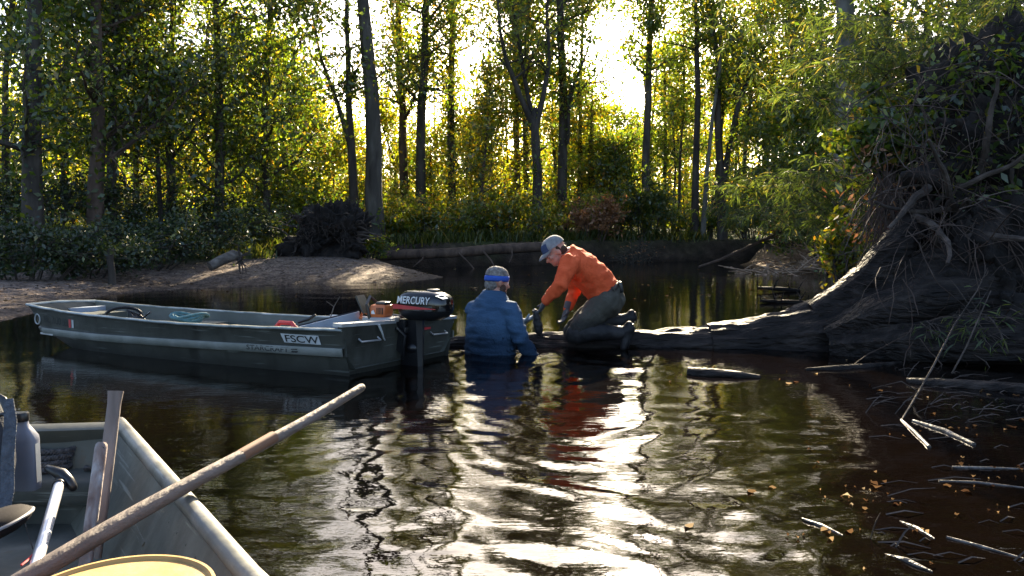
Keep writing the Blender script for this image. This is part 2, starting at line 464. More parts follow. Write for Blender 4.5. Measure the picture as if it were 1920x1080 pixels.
# warp the coordinates so that crests curl instead of running straight
wxp = WX + .22 * np.sin(WY * 1.9 + 1) + .12 * np.sin(WY * 4.3 + WX * 1.2); wyp = WY + .20 * np.sin(WX * 2.1) + .1 * np.sin(WX * 4.7 + WY * 1.1 + 2)
near = np.exp(-((WX - .45) / 2.3) ** 2) * (1 - sstep(3.2, 6.4, WY))
mid = np.exp(-((WX - .5) / 2.4) ** 2) * (1 - sstep(6.5, 9.5, WY))
patch = .68 + .36 * fnoise(WX, WY, 1.3, 31)
WH = waves(wxp, wyp, 34, .20, .62, .036, 11, math.pi / 2, .55) * near * patch
WH += waves(wxp, wyp, 36, .09, .26, .050, 2, math.pi / 2, .7) * near * patch
WH += waves(wxp, wyp, 30, .12, .45, .024, 3, math.pi / 2, .5) * mid
WH += waves(wxp, wyp, 26, .09, .28, .018, 8, math.pi / 2, .8) * (1 - sstep(2.5, 5.5, WY)) * .8
WH += waves(wxp, wyp, 26, .25, 1.0, .006, 4, math.pi / 2, .6)
# small rings where the two men disturb the water
for (cx, cy, am, k0) in ((-.1, 6.3, .004, 26), (.35, 6.5, .003, 30), (.9, 6.4, .003, 24)):
    rr = np.hypot(WX - cx, WY - cy)
    WH += am * np.sin(rr * k0) * np.exp(-rr / .7)
dsh, _ = shore(WX, WY)
WH *= sstep(0, .6, -dsh) * .9 + .1
nx, ny = len(xs), len(ys)
ii = (np.arange(ny - 1)[:, None] * nx + np.arange(nx - 1)[None, :]).ravel()
m, nt, out = newmat('river_water')
b = nt.nodes.new('ShaderNodeBsdfPrincipled')
b.inputs['Base Color'].default_value = (.0022, .0013, .0008, 1); b.inputs['Roughness'].default_value = .02; b.inputs['IOR'].default_value = 1.333
tc = nt.nodes.new('ShaderNodeTexCoord'); mp = nt.nodes.new('ShaderNodeMapping'); mp.inputs['Scale'].default_value = (1, 2.6, 1)
nt.links.new(tc.outputs['Object'], mp.inputs[0])
n1 = nt.nodes.new('ShaderNodeTexNoise'); n1.inputs['Scale'].default_value = 10; n1.inputs['Detail'].default_value = 3
nt.links.new(mp.outputs[0], n1.inputs['Vector'])
bp = nt.nodes.new('ShaderNodeBump'); bp.inputs['Strength'].default_value = .07; bp.inputs['Distance'].default_value = .02
nt.links.new(n1.outputs['Fac'], bp.inputs['Height']); nt.links.new(bp.outputs[0], b.inputs['Normal'])
nt.links.new(b.outputs[0], out.inputs[0])
water = mesh_np('river_water', np.stack([WX.ravel(), WY.ravel(), WH.ravel()], 1), np.stack([ii, ii + 1, ii + nx + 1, ii + nx], 1), m, None, True)
tag(water, kind='structure')

# ------------------------------------------------------------------ foliage
def leaves(C, size, rng, aspect=.5, up=.35, jit=.7):
    """kite shaped leaves at the centres C (n,3): vertices and quads"""
    n = len(C)
    d = rng.normal(size=(n, 3)); d[:, 2] -= up; d /= np.linalg.norm(d, axis=1)[:, None] + 1e-9
    q = rng.normal(size=(n, 3)); s = np.cross(d, q); s /= np.linalg.norm(s, axis=1)[:, None] + 1e-9
    L = (size * (1 + jit * (rng.uniform(size=n) * 2 - 1)))[:, None]
    w = L * aspect * .5
    nrm = np.cross(d, s)
    a = C - d * L * .5; t = C + d * L * .5
    mid = C - d * L * .08 + nrm * L * .06
    V = np.stack([a, mid + s * w, t, mid - s * w], 1).reshape(-1, 3)
    F = np.arange(4 * n).reshape(n, 4)
    return V, F
def vnp(v): return np.array((v.x, v.y, v.z))

def grow(mb, rng, path, rad, limbs, limb_len, limb_from, twig=3, rise=.5, nseg=5, limb_r=.35, limb_to=1.0, ang=None, spread=1.0):
    """adds trunk + limbs to mb, returns twig points for leaves"""
    path = [Vector(p) for p in path]
    mb.tube(path, rad, n=9)
    L = [0.0]
    for i in range(len(path) - 1): L.append(L[-1] + (path[i + 1] - path[i]).length)
    tips = []
    for k in range(limbs):
        u = limb_from + (limb_to - limb_from) * ((k + rng.uniform()) / limbs)
        s = u * L[-1]; i = max(j for j in range(len(L)) if L[j] <= s + 1e-6); i = min(i, len(path) - 2)
        f = (s - L[i]) / max(1e-6, L[i + 1] - L[i]); p0 = path[i].lerp(path[i + 1], f); r0 = rad[i] * (1 - f) + rad[i + 1] * f
        a = rng.uniform(0, 2 * math.pi) if ang is None else ang + rng.normal() * spread
        ll = limb_len * (1.15 - .6 * u) * rng.uniform(.6, 1.25)
        v = Vector((math.cos(a), math.sin(a), rise * rng.uniform(.4, 1.5))).normalized()
        lp = [p0]
        for j in range(nseg):
            v = (v + Vector(rng.normal(size=3)) * .22 + Vector((0, 0, .05))).normalized()
            lp.append(lp[-1] + v * (ll / nseg))
        lr = max(.006, min(r0 * .6, r0 * limb_r + .008)); rr = [lr * (1 - .82 * j / nseg) for j in range(nseg + 1)]
        mb.tube(lp, rr, n=5)
        for j in range(1, nseg + 1):
            tips.append((lp[j], .5 + .5 * j / nseg))
            for t in range(twig):
                tv = (v + Vector(rng.normal(size=3)) * .8).normalized(); tl = ll * .33 * rng.uniform(.5, 1.2)
                m0 = lp[j].lerp(lp[j - 1], rng.uniform()); m1 = m0 + tv * tl * .55 + Vector((0, 0, .03)); m2 = m1 + (tv + Vector(rng.normal(size=3)) * .3).normalized() * tl * .5
                mb.tube([m0, m1, m2], [rr[j] * .45 + .002, rr[j] * .3 + .002, .003], n=3)
                tips += [(m1, .8), (m2, 1.0)]
    return tips
def crown_pts(tips, rng, n, spread):
    spread = spread * .85
    P = np.array([vnp(t[0]) for t in tips]); wgt = np.array([t[1] for t in tips]); wgt = wgt * rng.uniform(.08, 1, len(wgt)) ** 3.0; wgt /= wgt.sum()
    idx = rng.choice(len(P), n, p=wgt)
    off = rng.normal(size=(n, 3)) * (spread * rng.uniform(.5, 1.35, len(P)))[idx][:, None] * np.array([1, 1, .7])
    return P[idx] + off

def tree(name, label, cat, path, rad, bark, leaf, nleaf=3000, lsize=.13, limbs=14, limb_len=2.2, limb_from=.25, spread=.32, seed=0, group=None, rise=.5, ivy=0, ivy_to=.6, forks=(), limb_to=1.0, twig=3, ang=None, aspread=1.0):
    rng = np.random.RandomState(seed + 100)
    path = [Vector(p) for p in path]
    root = empty(name, path[0]); tag(root, label, cat, group)
    mb = MB()
    # flare at the foot
    p0 = path[0] - Vector((0, 0, .25))
    pth = [p0, path[0] + (path[1] - path[0]) * .03] + path[1:]
    rd = [rad[0] * 1.7, rad[0] * 1.15] + list(rad[1:])
    # subdivide and wander
    pp, rr = [pth[0]], [rd[0]]
    for i in range(len(pth) - 1):
        k = max(1, int((pth[i + 1] - pth[i]).length / 1.2))
        for j in range(1, k + 1):
            f = j / k; q = pth[i].lerp(pth[i + 1], f); r_ = rd[i] * (1 - f) + rd[i + 1] * f
            if j < k: q = q + Vector((rng.normal(), rng.normal(), 0)) * r_ * .22
            pp.append(q); rr.append(r_ * rng.uniform(.94, 1.06))
    tips = grow(mb, rng, pp, rr, limbs, limb_len, limb_from, rise=rise, limb_to=limb_to, twig=twig, ang=ang, spread=aspread)
    for fk in forks:
        fp, fr, fl, flen = fk
        fp = [Vector(p) for p in fp]; q2 = [fp[0]]; r2 = [fr[0]]
        for i in range(len(fp) - 1):
            k = max(1, int((fp[i + 1] - fp[i]).length / .9))
            for j in range(1, k + 1):
                f = j / k; q2.append(fp[i].lerp(fp[i + 1], f) + Vector((rng.normal(), rng.normal(), 0)) * .02); r2.append(fr[i] * (1 - f) + fr[i + 1] * f)
        tips += grow(mb, rng, q2, r2, fl, flen, .3, rise=rise)
    mb.build('trunk', bark, root)
    C = crown_pts(tips, rng, nleaf, spread)
    if ivy:
        t = rng.uniform(0, ivy_to, ivy) * (len(pp) - 1.001); i0 = t.astype(int)
        PA = np.array([vnp(p) for p in pp]); RA = np.array(rr)
        base = PA[i0] * (1 - (t - i0))[:, None] + PA[i0 + 1] * (t - i0)[:, None]
        a = rng.uniform(0, 6.283, ivy); rad_ = RA[i0] + np.abs(rng.normal(size=ivy)) * .16
        C = np.concatenate([C, base + np.stack([np.cos(a) * rad_, np.sin(a) * rad_, rng.normal(size=ivy) * .1], 1)])
    V, F = leaves(C, lsize, rng)
    cr = mesh_np('crown', V, F, leaf, root); cr['kind'] = 'stuff'
    return root

def bush(name, label, cat, c, rx, ry, h, nleaf, leaf, bark, lsize=.1, seed=0, stems=9, group=None, holes=.5, aspect=.5, arch=.25):
    rng = np.random.RandomState(seed + 500)
    c = Vector(c); root = empty(name, c); tag(root, label, cat, group)
    mb = MB(); tips = []
    for k in range(stems):
        a = rng.uniform(0, 6.283); rr = math.sqrt(rng.uniform(.02, 1))
        top = c + Vector((math.cos(a) * rx * rr, math.sin(a) * ry * rr, h * (1 - .55 * rr * rr) * rng.uniform(.75, 1.08)))
        b0 = c + Vector((math.cos(a) * rx * rr * .35, math.sin(a) * ry * rr * .35, -.1))
        mid = b0.lerp(top, .55) + Vector((0, 0, h * .12)) + Vector(rng.normal(size=3)) * .05
        mb.tube([b0, mid, top], [.012 + h * .006, .009 + h * .004, .004], n=4)
        for t in np.linspace(.35, 1, 6):
            q = (b0.lerp(mid, t * 2) if t < .5 else mid.lerp(top, t * 2 - 1)); tips.append((q, t))
            for j in range(2):
                e = q + Vector((rng.normal() * rx * .28, rng.normal() * ry * .28, rng.normal() * h * .12)); mb.tube([q, e], [.006, .003], n=3); tips.append((e, 1.0))
    mb.build('branches', bark, root)
    C = crown_pts(tips, rng, nleaf, max(.07, min(rx, h) * .13))
    C[:, 2] = np.maximum(C[:, 2], c.z + .02)
    V, F = leaves(C, lsize, rng, aspect, .2)
    cr = mesh_np('foliage', V, F, leaf, root); cr['kind'] = 'stuff'
    return root
def TW(px, py, D): return W(px, py, D)
def base(px, D):
    p = W(px, 430, D); return Vector((p.x, D, gz(p.x, D)))
# ------------------------------------------------------------------ trees
def trunk_path(D, pts, top=17.0, lean=0.0, dy=0.0):
    b0 = base(pts[0][0], D); P = [b0]
    for k, (px, py) in enumerate(pts[1:], 1):
        P.append(W(px, py, D + dy * k))
    if P[-1].z < top:
        e = P[-1]; d = (P[-1] - P[-2]).normalized(); P.append(e + Vector((d.x * .6 + lean, .2, 1)).normalized() * (top - e.z))
    return P
def radl(r0, n, end=.35): return [r0 * (1 - (1 - end) * i / (n - 1)) for i in range(n)]
def T(px, D, r, bark, leaf, label, pts=None, top=17., nleaf=3000, lsize=.14, limbs=14, ll=2.2, lf=.3, spread=.35, name='tree', cat='tree', end=.4, lean=0., **kw):
    lsize, nleaf = (lsize * .87, int(nleaf * 1.08)) if D < 21 else (lsize * .9, int(nleaf * 1.08))
    P = trunk_path(D, [(px, 0)] + (pts or [(px + 1, 60)]), top, lean)
    return tree(name, label, cat, P, radl(r, len(P), end), bark, leaf, nleaf, lsize, limbs, ll, lf, spread, **kw)

# left wood, standing in its own shade
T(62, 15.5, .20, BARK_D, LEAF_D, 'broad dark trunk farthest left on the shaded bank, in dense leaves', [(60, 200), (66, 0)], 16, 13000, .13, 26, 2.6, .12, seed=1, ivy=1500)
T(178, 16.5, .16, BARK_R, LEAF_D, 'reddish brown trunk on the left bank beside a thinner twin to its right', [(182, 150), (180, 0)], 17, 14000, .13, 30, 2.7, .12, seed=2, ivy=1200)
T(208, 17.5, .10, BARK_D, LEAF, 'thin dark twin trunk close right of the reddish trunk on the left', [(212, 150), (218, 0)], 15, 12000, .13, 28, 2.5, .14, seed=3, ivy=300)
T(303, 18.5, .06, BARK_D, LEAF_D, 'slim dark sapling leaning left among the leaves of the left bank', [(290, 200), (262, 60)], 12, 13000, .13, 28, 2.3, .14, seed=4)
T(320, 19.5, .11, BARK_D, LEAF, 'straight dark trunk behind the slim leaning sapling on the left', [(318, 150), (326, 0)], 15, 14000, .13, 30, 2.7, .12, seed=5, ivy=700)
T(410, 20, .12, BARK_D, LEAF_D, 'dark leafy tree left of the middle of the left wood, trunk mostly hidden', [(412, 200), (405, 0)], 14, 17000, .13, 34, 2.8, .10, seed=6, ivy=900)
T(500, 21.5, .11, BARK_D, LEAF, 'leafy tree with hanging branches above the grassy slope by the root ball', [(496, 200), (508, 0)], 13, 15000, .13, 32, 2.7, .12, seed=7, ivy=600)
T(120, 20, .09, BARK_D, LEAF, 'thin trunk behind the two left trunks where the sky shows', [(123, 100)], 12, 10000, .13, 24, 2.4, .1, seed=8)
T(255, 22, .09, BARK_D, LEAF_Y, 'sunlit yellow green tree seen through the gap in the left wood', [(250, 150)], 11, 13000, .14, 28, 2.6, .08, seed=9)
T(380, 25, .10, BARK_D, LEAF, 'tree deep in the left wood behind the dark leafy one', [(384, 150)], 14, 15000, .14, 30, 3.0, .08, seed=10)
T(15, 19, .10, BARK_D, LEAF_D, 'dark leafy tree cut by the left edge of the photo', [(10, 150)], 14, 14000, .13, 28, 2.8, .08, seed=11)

# middle of the far bank
b655 = W(652, 215, 23)
T(665, 23, .15, BARK_D, LEAF, 'dark crooked tree with a steep side limb left of the big leaning trunk',
  [(660, 300), (654, 200), (650, 40)], 10, 3000, .13, 13, 1.9, .45, seed=12, end=.25,
  forks=[([W(661, 290, 23), W(632, 190, 22.8), W(605, 110, 22.6), W(585, 20, 22.4)], [.08, .06, .045, .02], 13, 1.6)])
T(706, 22.5, .25, BARK_G, LEAF, 'big grey leaning trunk, thickest on the far bank, curving left at the top', [(701, 280), (697, 180), (688, 90), (680, 0), (676, -120)], 17, 2200, .14, 9, 2.6, .62, seed=13, end=.5, ivy=350, ivy_to=.14)
T(755, 28, .16, BARK_R, LEAF_Y, 'brown trunk just right of the big leaning trunk', [(755, 200), (748, 60), (744, -60)], 17, 4800, .14, 20, 2.0, .25, seed=14, limb_to=.58, ivy=1100, ivy_to=.8)
T(790, 26.5, .17, BARK_D, LEAF, 'upright trunk between the brown trunk and the leaf wrapped trunk', [(790, 200), (797, 60), (802, -60)], 17, 4800, .14, 18, 2.1, .28, seed=15, limb_to=.58, ivy=600, ivy_to=.9)
T(847, 28.5, .15, BARK_D, LEAF_Y, 'trunk wrapped in a column of sunlit yellow green leaves', [(845, 200), (848, 60), (850, -100)], 17, 4800, .14, 18, 1.7, .2, seed=16, limb_to=.6, ivy=5000, ivy_to=1.0, spread=.4)
T(893, 25.5, .07, BARK_R, LEAF_Y, 'short slim sapling leaning right behind the man in blue', [(905, 330), (912, 260)], 6.5, 4200, .12, 16, 1.3, .25, seed=17)
T(972, 29.5, .13, BARK_R, LEAF_Y, 'reddish trunk immediately left of the forked tree', [(968, 250), (966, 120), (960, 0)], 13, 5500, .14, 18, 2.0, .25, seed=18, ivy=700)
T(1006, 25.5, .17, BARK_D, LEAF, 'forked tree parting into spreading limbs above the man in orange', [(1008, 330), (1003, 245)], 5.0, 2600, .13, 3, 1.0, .6, seed=19, end=.75, ivy=700,
  forks=[([W(1003, 245, 25.5), W(972, 175, 25.3), W(950, 110, 25.2), W(938, 55, 25), W(930, -60, 25)], [.11, .085, .07, .05, .025], 13, 1.9),
         ([W(1003, 245, 25.5), W(985, 160, 25.8), W(970, 60, 26), W(955, -60, 26.2)], [.09, .07, .05, .025], 11, 1.8),
         ([W(1003, 245, 25.5), W(1018, 180, 25.6), W(1030, 110, 25.9), W(1024, 20, 26), W(1040, -90, 26)], [.11, .085, .065, .05, .025], 13, 2.0)])
tree('tree', 'leafy overhanging crown rising behind the forked tree', 'tree', [base(985, 30), W(985, 200, 30), W(990, 40, 30), W(1000, -80, 30)], [.12, .1, .08, .04], BARK_D, LEAF, 12000, .14, 26, 2.6, .45, .4, seed=20)
T(1055, 27.5, .18, BARK_D, LEAF, 'tall dark trunk rising straight up behind the man in orange', [(1056, 250), (1053, 100), (1050, 0), (1050, -100)], 13, 5000, .14, 20, 2.0, .35, seed=21, ivy=700,
  forks=[([W(1064, 270, 27.3), W(1068, 180, 27), W(1092, 120, 26.8), W(1105, 85, 26.8)], [.08, .06, .04, .015], 9, 1.3)])
T(1108, 30, .08, BARK_D, LEAF_Y, 'slim tree with sunlit leaves right of the tall dark trunk', [(1106, 300), (1110, 210)], 6.6, 6500, .13, 20, 1.7, .25, seed=22)
T(1086, 30.5, .10, BARK_D, LEAF, 'added slender tree with a high sun-blocking crown right of the tall dark trunk', [(1088, 250), (1092, 60), (1094, -140)], 12.5, 9000, .14, 16, 2.6, .66, .5, seed=45, limb_to=.92)  # added tree, its high crown placed to keep direct sun off the men
T(1160, 29.5, .15, BARK_R, LEAF, 'short broken trunk under leaves above the dry brown bush', [(1158, 350), (1156, 285)], 4.2, 5500, .13, 18, 1.9, .5, seed=23, end=.8)
T(1212, 28.5, .15, BARK_G, LEAF, 'tall straight pale trunk standing against the open sky', [(1213, 250), (1216, 120), (1222, 0), (1225, -100)], 17, 5200, .14, 18, 1.7, .36, seed=24, end=.5, limb_to=.62)
T(1245, 33, .09, BARK_D, LEAF, 'thin trunk right behind the tall straight pale trunk', [(1247, 200)], 9, 6500, .14, 20, 2.0, .3, seed=25)
T(1272, 30, .06, BARK_D, LEAF, 'thin dark stem between the tall pale trunk and the thick black trunk', [(1275, 300), (1282, 200)], 9.5, 5500, .13, 18, 1.8, .35, seed=26)
T(1303, 27.6, .14, BARK_D, LEAF, 'thick near black trunk left of the pale slanting one', [(1305, 300), (1309, 180), (1306, 40)], 15, 5500, .14, 18, 2.4, .45, seed=27)
T(1318, 27.2, .085, BARK_P, LEAF, 'pale slanting trunk leaning right across its dark neighbours', [(1325, 330), (1336, 220), (1350, 130), (1352, 40)], 12, 4500, .13, 16, 2.0, .5, seed=28)
T(1355, 27.4, .16, BARK_D, LEAF, 'dark trunk forking low into a V, right of the pale slanting trunk', [(1352, 340), (1345, 215), (1348, 120), (1330, 20)], 14, 5500, .14, 16, 2.2, .5, seed=29,
  forks=[([W(1354, 385, 27.4), W(1362, 300, 27.4), W(1385, 200, 27.2), W(1412, 120, 27), W(1448, 70, 27)], [.12, .1, .085, .06, .02], 10, 1.8)])
T(1330, 28.2, .10, BARK_D, LEAF, 'dark leaning stem rising from left of the low V fork', [(1345, 330), (1352, 240), (1358, 180)], 9, 3500, .13, 12, 1.6, .5, seed=30)
T(1396, 28.5, .08, BARK_D, LEAF_Y, 'slim trunk right of the low V fork', [(1396, 300), (1408, 170), (1420, 60)], 12, 6500, .13, 20, 2.0, .35, seed=31)
T(1437, 31, .10, BARK_D, LEAF, 'dark trunk behind the drooping cane on the far bank', [(1440, 250), (1450, 120)], 13, 8000, .14, 22, 2.3, .3, seed=32)
T(1490, 29, .09, BARK_D, LEAF_Y, 'trunk halfway between the low V fork and the wide pale trunk', [(1488, 200), (1484, 80)], 13, 9000, .14, 24, 2.3, .3, seed=33)
T(1535, 27, .10, BARK_D, LEAF, 'leafy tree just left of the wide pale trunk on the right', [(1530, 200), (1540, 60)], 12, 9000, .14, 24, 2.4, .3, seed=34)
T(1588, 17.5, .25, BARK_P, LEAF, 'wide pale trunk standing behind the cane on the right', [(1587, 200), (1585, 50), (1583, -80)], 17, 5500, .13, 18, 2.6, .42, seed=35, end=.6, ivy=900, ivy_to=.8)
T(1665, 19, .13, BARK_D, LEAF, 'leafy tree behind the top of the upturned root mass', [(1668, 150), (1660, 0)], 14, 11000, .13, 26, 2.7, .25, seed=36)
T(1790, 16, .12, BARK_D, LEAF, 'leafy tree above the right end of the root mass', [(1795, 100), (1800, 0)], 12, 10000, .12, 26, 2.5, .28, seed=37)
T(1900, 14.5, .12, BARK_D, LEAF_D, 'leafy tree at the right edge of the photo above the canes', [(1905, 100), (1900, 0)], 12, 10000, .12, 26, 2.5, .28, seed=38)
T(1735, 23, .14, BARK_G, LEAF_Y, 'sunlit tree farther back between the two leafy trees on the right', [(1735, 150), (1740, 0)], 15, 9000, .14, 24, 2.8, .25, seed=39)

# sunlit understory of the middle wood
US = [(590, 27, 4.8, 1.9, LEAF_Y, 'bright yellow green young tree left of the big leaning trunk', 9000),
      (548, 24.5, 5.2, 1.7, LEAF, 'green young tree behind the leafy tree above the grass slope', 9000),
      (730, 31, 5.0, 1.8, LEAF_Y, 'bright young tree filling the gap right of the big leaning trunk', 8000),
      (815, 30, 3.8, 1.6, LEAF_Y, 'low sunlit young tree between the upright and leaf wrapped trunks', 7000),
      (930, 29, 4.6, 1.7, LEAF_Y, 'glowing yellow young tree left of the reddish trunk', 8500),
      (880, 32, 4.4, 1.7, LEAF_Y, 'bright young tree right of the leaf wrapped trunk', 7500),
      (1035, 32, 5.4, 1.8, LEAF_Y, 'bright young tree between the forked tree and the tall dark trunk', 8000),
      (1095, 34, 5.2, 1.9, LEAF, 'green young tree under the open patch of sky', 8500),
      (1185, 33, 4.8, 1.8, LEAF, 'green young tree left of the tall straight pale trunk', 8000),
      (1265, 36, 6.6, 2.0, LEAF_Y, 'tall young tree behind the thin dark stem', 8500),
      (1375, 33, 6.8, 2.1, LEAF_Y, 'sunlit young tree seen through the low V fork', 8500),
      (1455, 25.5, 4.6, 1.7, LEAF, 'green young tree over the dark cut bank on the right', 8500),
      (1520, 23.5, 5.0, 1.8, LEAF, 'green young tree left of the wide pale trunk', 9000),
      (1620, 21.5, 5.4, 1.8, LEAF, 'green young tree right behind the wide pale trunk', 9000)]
for k, (px, D, h, r, lf, lab, n) in enumerate(US):
    b0 = base(px, D); rg = random.Random(k)
    P = [b0, b0 + Vector((rg.uniform(-.3, .3), rg.uniform(-.2, .2), h * .5)), b0 + Vector((rg.uniform(-.5, .5), rg.uniform(-.3, .3), h))]
    tree('young_tree', lab, 'tree', P, [.06, .045, .015], BARK_D, lf, int(n * 1.08), .12, 22, r, .12, .36, seed=60 + k, rise=.45)

# shrubs along the banks
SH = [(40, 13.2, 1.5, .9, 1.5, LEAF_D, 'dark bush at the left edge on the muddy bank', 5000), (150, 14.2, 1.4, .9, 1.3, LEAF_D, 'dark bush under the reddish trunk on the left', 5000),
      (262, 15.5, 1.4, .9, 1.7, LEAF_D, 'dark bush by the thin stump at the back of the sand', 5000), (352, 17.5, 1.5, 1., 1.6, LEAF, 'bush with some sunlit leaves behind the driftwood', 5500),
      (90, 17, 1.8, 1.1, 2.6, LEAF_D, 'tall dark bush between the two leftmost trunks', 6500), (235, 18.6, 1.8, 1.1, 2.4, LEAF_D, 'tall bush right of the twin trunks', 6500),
      (430, 20.4, 1.7, 1.1, 2.0, LEAF_D, 'rounded dark bush above the grassy slope', 6500), (520, 23, 1.8, 1.1, 2.2, LEAF, 'bush behind the upturned root ball', 6500),
      (640, 24.8, 1.5, 1., 1.6, LEAF_Y, 'pale sunlit bush right behind the root ball', 5000), (735, 23.8, 1.6, .9, 1.4, LEAF_Y, 'low bush at the foot of the big leaning trunk', 5500),
      (800, 23.2, 1.5, .8, 1.3, LEAF_Y, 'green bush over the fallen log on the far bank', 5500), (868, 24.2, 1.5, .9, 1.5, LEAF_Y, 'yellow green bush straight behind the man in blue', 5500),
      (940, 24.2, 1.5, .9, 1.6, LEAF_Y, 'bush between the two men on the far bank', 5500), (1215, 26.2, 1.15, 1., 2.0, LEAF_D, 'round dark green bush at the foot of the tall straight pale trunk', 8000),
      (1140, 28, 1.5, 1., 1.8, LEAF_D, 'dark bush behind the dry brown bush', 5500), (1060, 26.5, 1.4, .9, 1.6, LEAF_Y, 'sunlit bush behind the orange shirt', 5000),
      (1290, 28.5, 1.5, 1., 1.5, LEAF, 'low bush behind the thick near black trunk', 4500), (1420, 28, 1.6, 1., 1.7, LEAF, 'low bush right of the low V fork', 5000),
      (1500, 25.8, 1.5, 1., 1.6, LEAF_D, 'dark bush on the cut bank above the sunlit sticks', 5000), (1570, 19.5, 1.2, .9, 1.6, LEAF_D, 'dark bush at the foot of the wide pale trunk', 5000),
      (690, 27.5, 1.8, 1.1, 2.2, LEAF_Y, 'bright bush behind the big leaning trunk', 6000), (985, 28, 1.7, 1., 2.1, LEAF_Y, 'bright bush under the forked tree', 6000)]
for k, (px, D, rx, ry, h, lf, lab, n) in enumerate(SH):
    lft = px < 460
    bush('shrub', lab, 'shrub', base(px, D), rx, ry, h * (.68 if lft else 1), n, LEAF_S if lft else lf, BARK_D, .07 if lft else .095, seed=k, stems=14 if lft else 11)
bush('dry_bush', 'dead brown bush with dry leaves on the far bank right of the cap', 'dead bush', base(1118, 24.9), .85, .6, 1.45, 2600, DRYLEAF, BARK_R, .10, seed=70, stems=14)
bush('bare_bush', 'tangle of bare grey branches hanging over the cut bank right of the dry bush', 'dead bush', base(1195, 24.7), .8, .5, 1.0, 160, DRYLEAF, BARK_G, .08, seed=71, stems=22)
bush('dry_bush', 'reddish bare thicket on the cut bank left of the sunlit sticks', 'dead bush', base(1490, 24.4), 1.0, .6, 1.1, 500, DRYLEAF, BARK_R, .09, seed=72, stems=24)

# the wood beyond, one mass
rng = np.random.RandomState(77)
mbw = MB(); CC = []
def ptop(px):    # how high (metres) the far wood stands in each direction
    return np.interp(px, [-600, 0, 500, 600, 700, 900, 1000, 1150, 1250, 1400, 1600, 2000, 2600], [13, 13, 12, 8.5, 6.5, 6.3, 7.5, 7.5, 10, 13, 14, 14, 14])
for k in range(230):
    D = rng.uniform(36, 72); px = rng.uniform(-350, 2300) if k < 150 else rng.uniform(-250, 640); x = (px - 960) / FPX * D; z0 = 1.2
    H = ptop(px) * (D / 55) * rng.uniform(.6, 1.12)
    pth = [Vector((x, D, z0 - .4)), Vector((x + rng.normal() * .3, D, z0 + H * .5)), Vector((x + rng.normal() * .6, D, z0 + H))]
    r0 = rng.uniform(.06, .17); mbw.tube(pth, [r0, r0 * .7, r0 * .2], n=6)
    n = 1050; u = rng.beta(1.5, 1.4, n); rr = (1.9 + .5 * rng.uniform()) * np.sqrt(np.clip(1.15 - u, .1, 1)) * rng.uniform(.1, 1, n) ** .6
    nc = 26; ca = rng.uniform(0, 6.283, nc); cu = rng.beta(1.6, 1.3, nc); cr_ = rng.uniform(.3, 2.3, nc) * np.sqrt(np.clip(1.1 - cu, .15, 1))
    ci = rng.randint(0, nc, n)
    base_ = np.stack([x + np.cos(ca[ci]) * cr_[ci], D + np.sin(ca[ci]) * cr_[ci], z0 + .3 + cu[ci] * H], 1)
    CC.append(base_ + rng.normal(size=(n, 3)) * np.array([.5, .5, .4]))
for k in range(70):
    D = rng.uniform(31, 46); px = rng.uniform(540, 1640); x = (px - 960) / FPX * D; H = rng.uniform(6, 12); z0 = 1.0; lx = rng.normal() * .5
    r0 = rng.uniform(.025, .065); mbw.tube([Vector((x, D, z0 - .4)), Vector((x + lx * .4 + rng.normal() * .1, D, z0 + H * .35)), Vector((x + lx * .7 + rng.normal() * .12, D, z0 + H * .7)), Vector((x + lx, D, z0 + H))], [r0, r0 * .85, r0 * .6, r0 * .25], n=6)
nu = 70000; D = rng.uniform(33, 52, nu); px = rng.uniform(-300, 2300, nu); ux = (px - 960) / FPX * D
uz = 1.2 + (2.6 + 1.6 * fnoise(ux, D, .6, 41)) * rng.beta(1.1, 1.6, nu)
CC.append(np.stack([ux, D, uz], 1))
mbw_o = mbw.build('far_wood_trunks', BARK_D, None)
V, F = leaves(np.concatenate(CC), .215, rng)
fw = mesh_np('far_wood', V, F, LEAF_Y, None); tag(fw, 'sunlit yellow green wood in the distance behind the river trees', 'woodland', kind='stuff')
mbw_o.parent = fw; mbw_o.name = 'trunk'; mbw_o['kind'] = 'stuff'

# grass and low plants of the banks
n = 90000
px = rng.uniform(0, 1900, n); D = 13 + 14 * rng.uniform(0, 1, n); gxx = (px - 960) / FPX * D
dd, ss_ = shore(gxx, D); hh = height(gxx, D)
ok = (dd > .35) & ((ss_ > .45) | (dd > 3.6 + .6 * fnoise(gxx, D, 1.5, 9))) & (fnoise(gxx, D, 1.2, 13) > -.35) & (gxx < 6.6)
gxx, D, hh = gxx[ok], D[ok], hh[ok]; n = len(gxx)
hgt = rng.uniform(.12, .42, n); a = rng.uniform(0, 6.283, n); w = .012 + .012 * rng.uniform(size=n); bend = hgt * rng.uniform(.1, .9, n); b2 = rng.uniform(0, 6.283, n)
B = np.stack([gxx, D, hh - .02], 1); S = np.stack([np.cos(a) * w, np.sin(a) * w, 0 * a], 1)
Tt = B + np.stack([np.cos(b2) * bend, np.sin(b2) * bend, hgt], 1); M_ = B * .45 + Tt * .55; M_[:, 2] += hgt * .15
V = np.stack([B - S, B + S, M_ + S * .7, Tt, M_ - S * .7], 1).reshape(-1, 3); F = np.arange(5 * n).reshape(n, 5)
gr = mesh_np('grass', V, F, GRASS, None); tag(gr, 'green grass and weeds growing on the river banks', 'grass', kind='stuff')
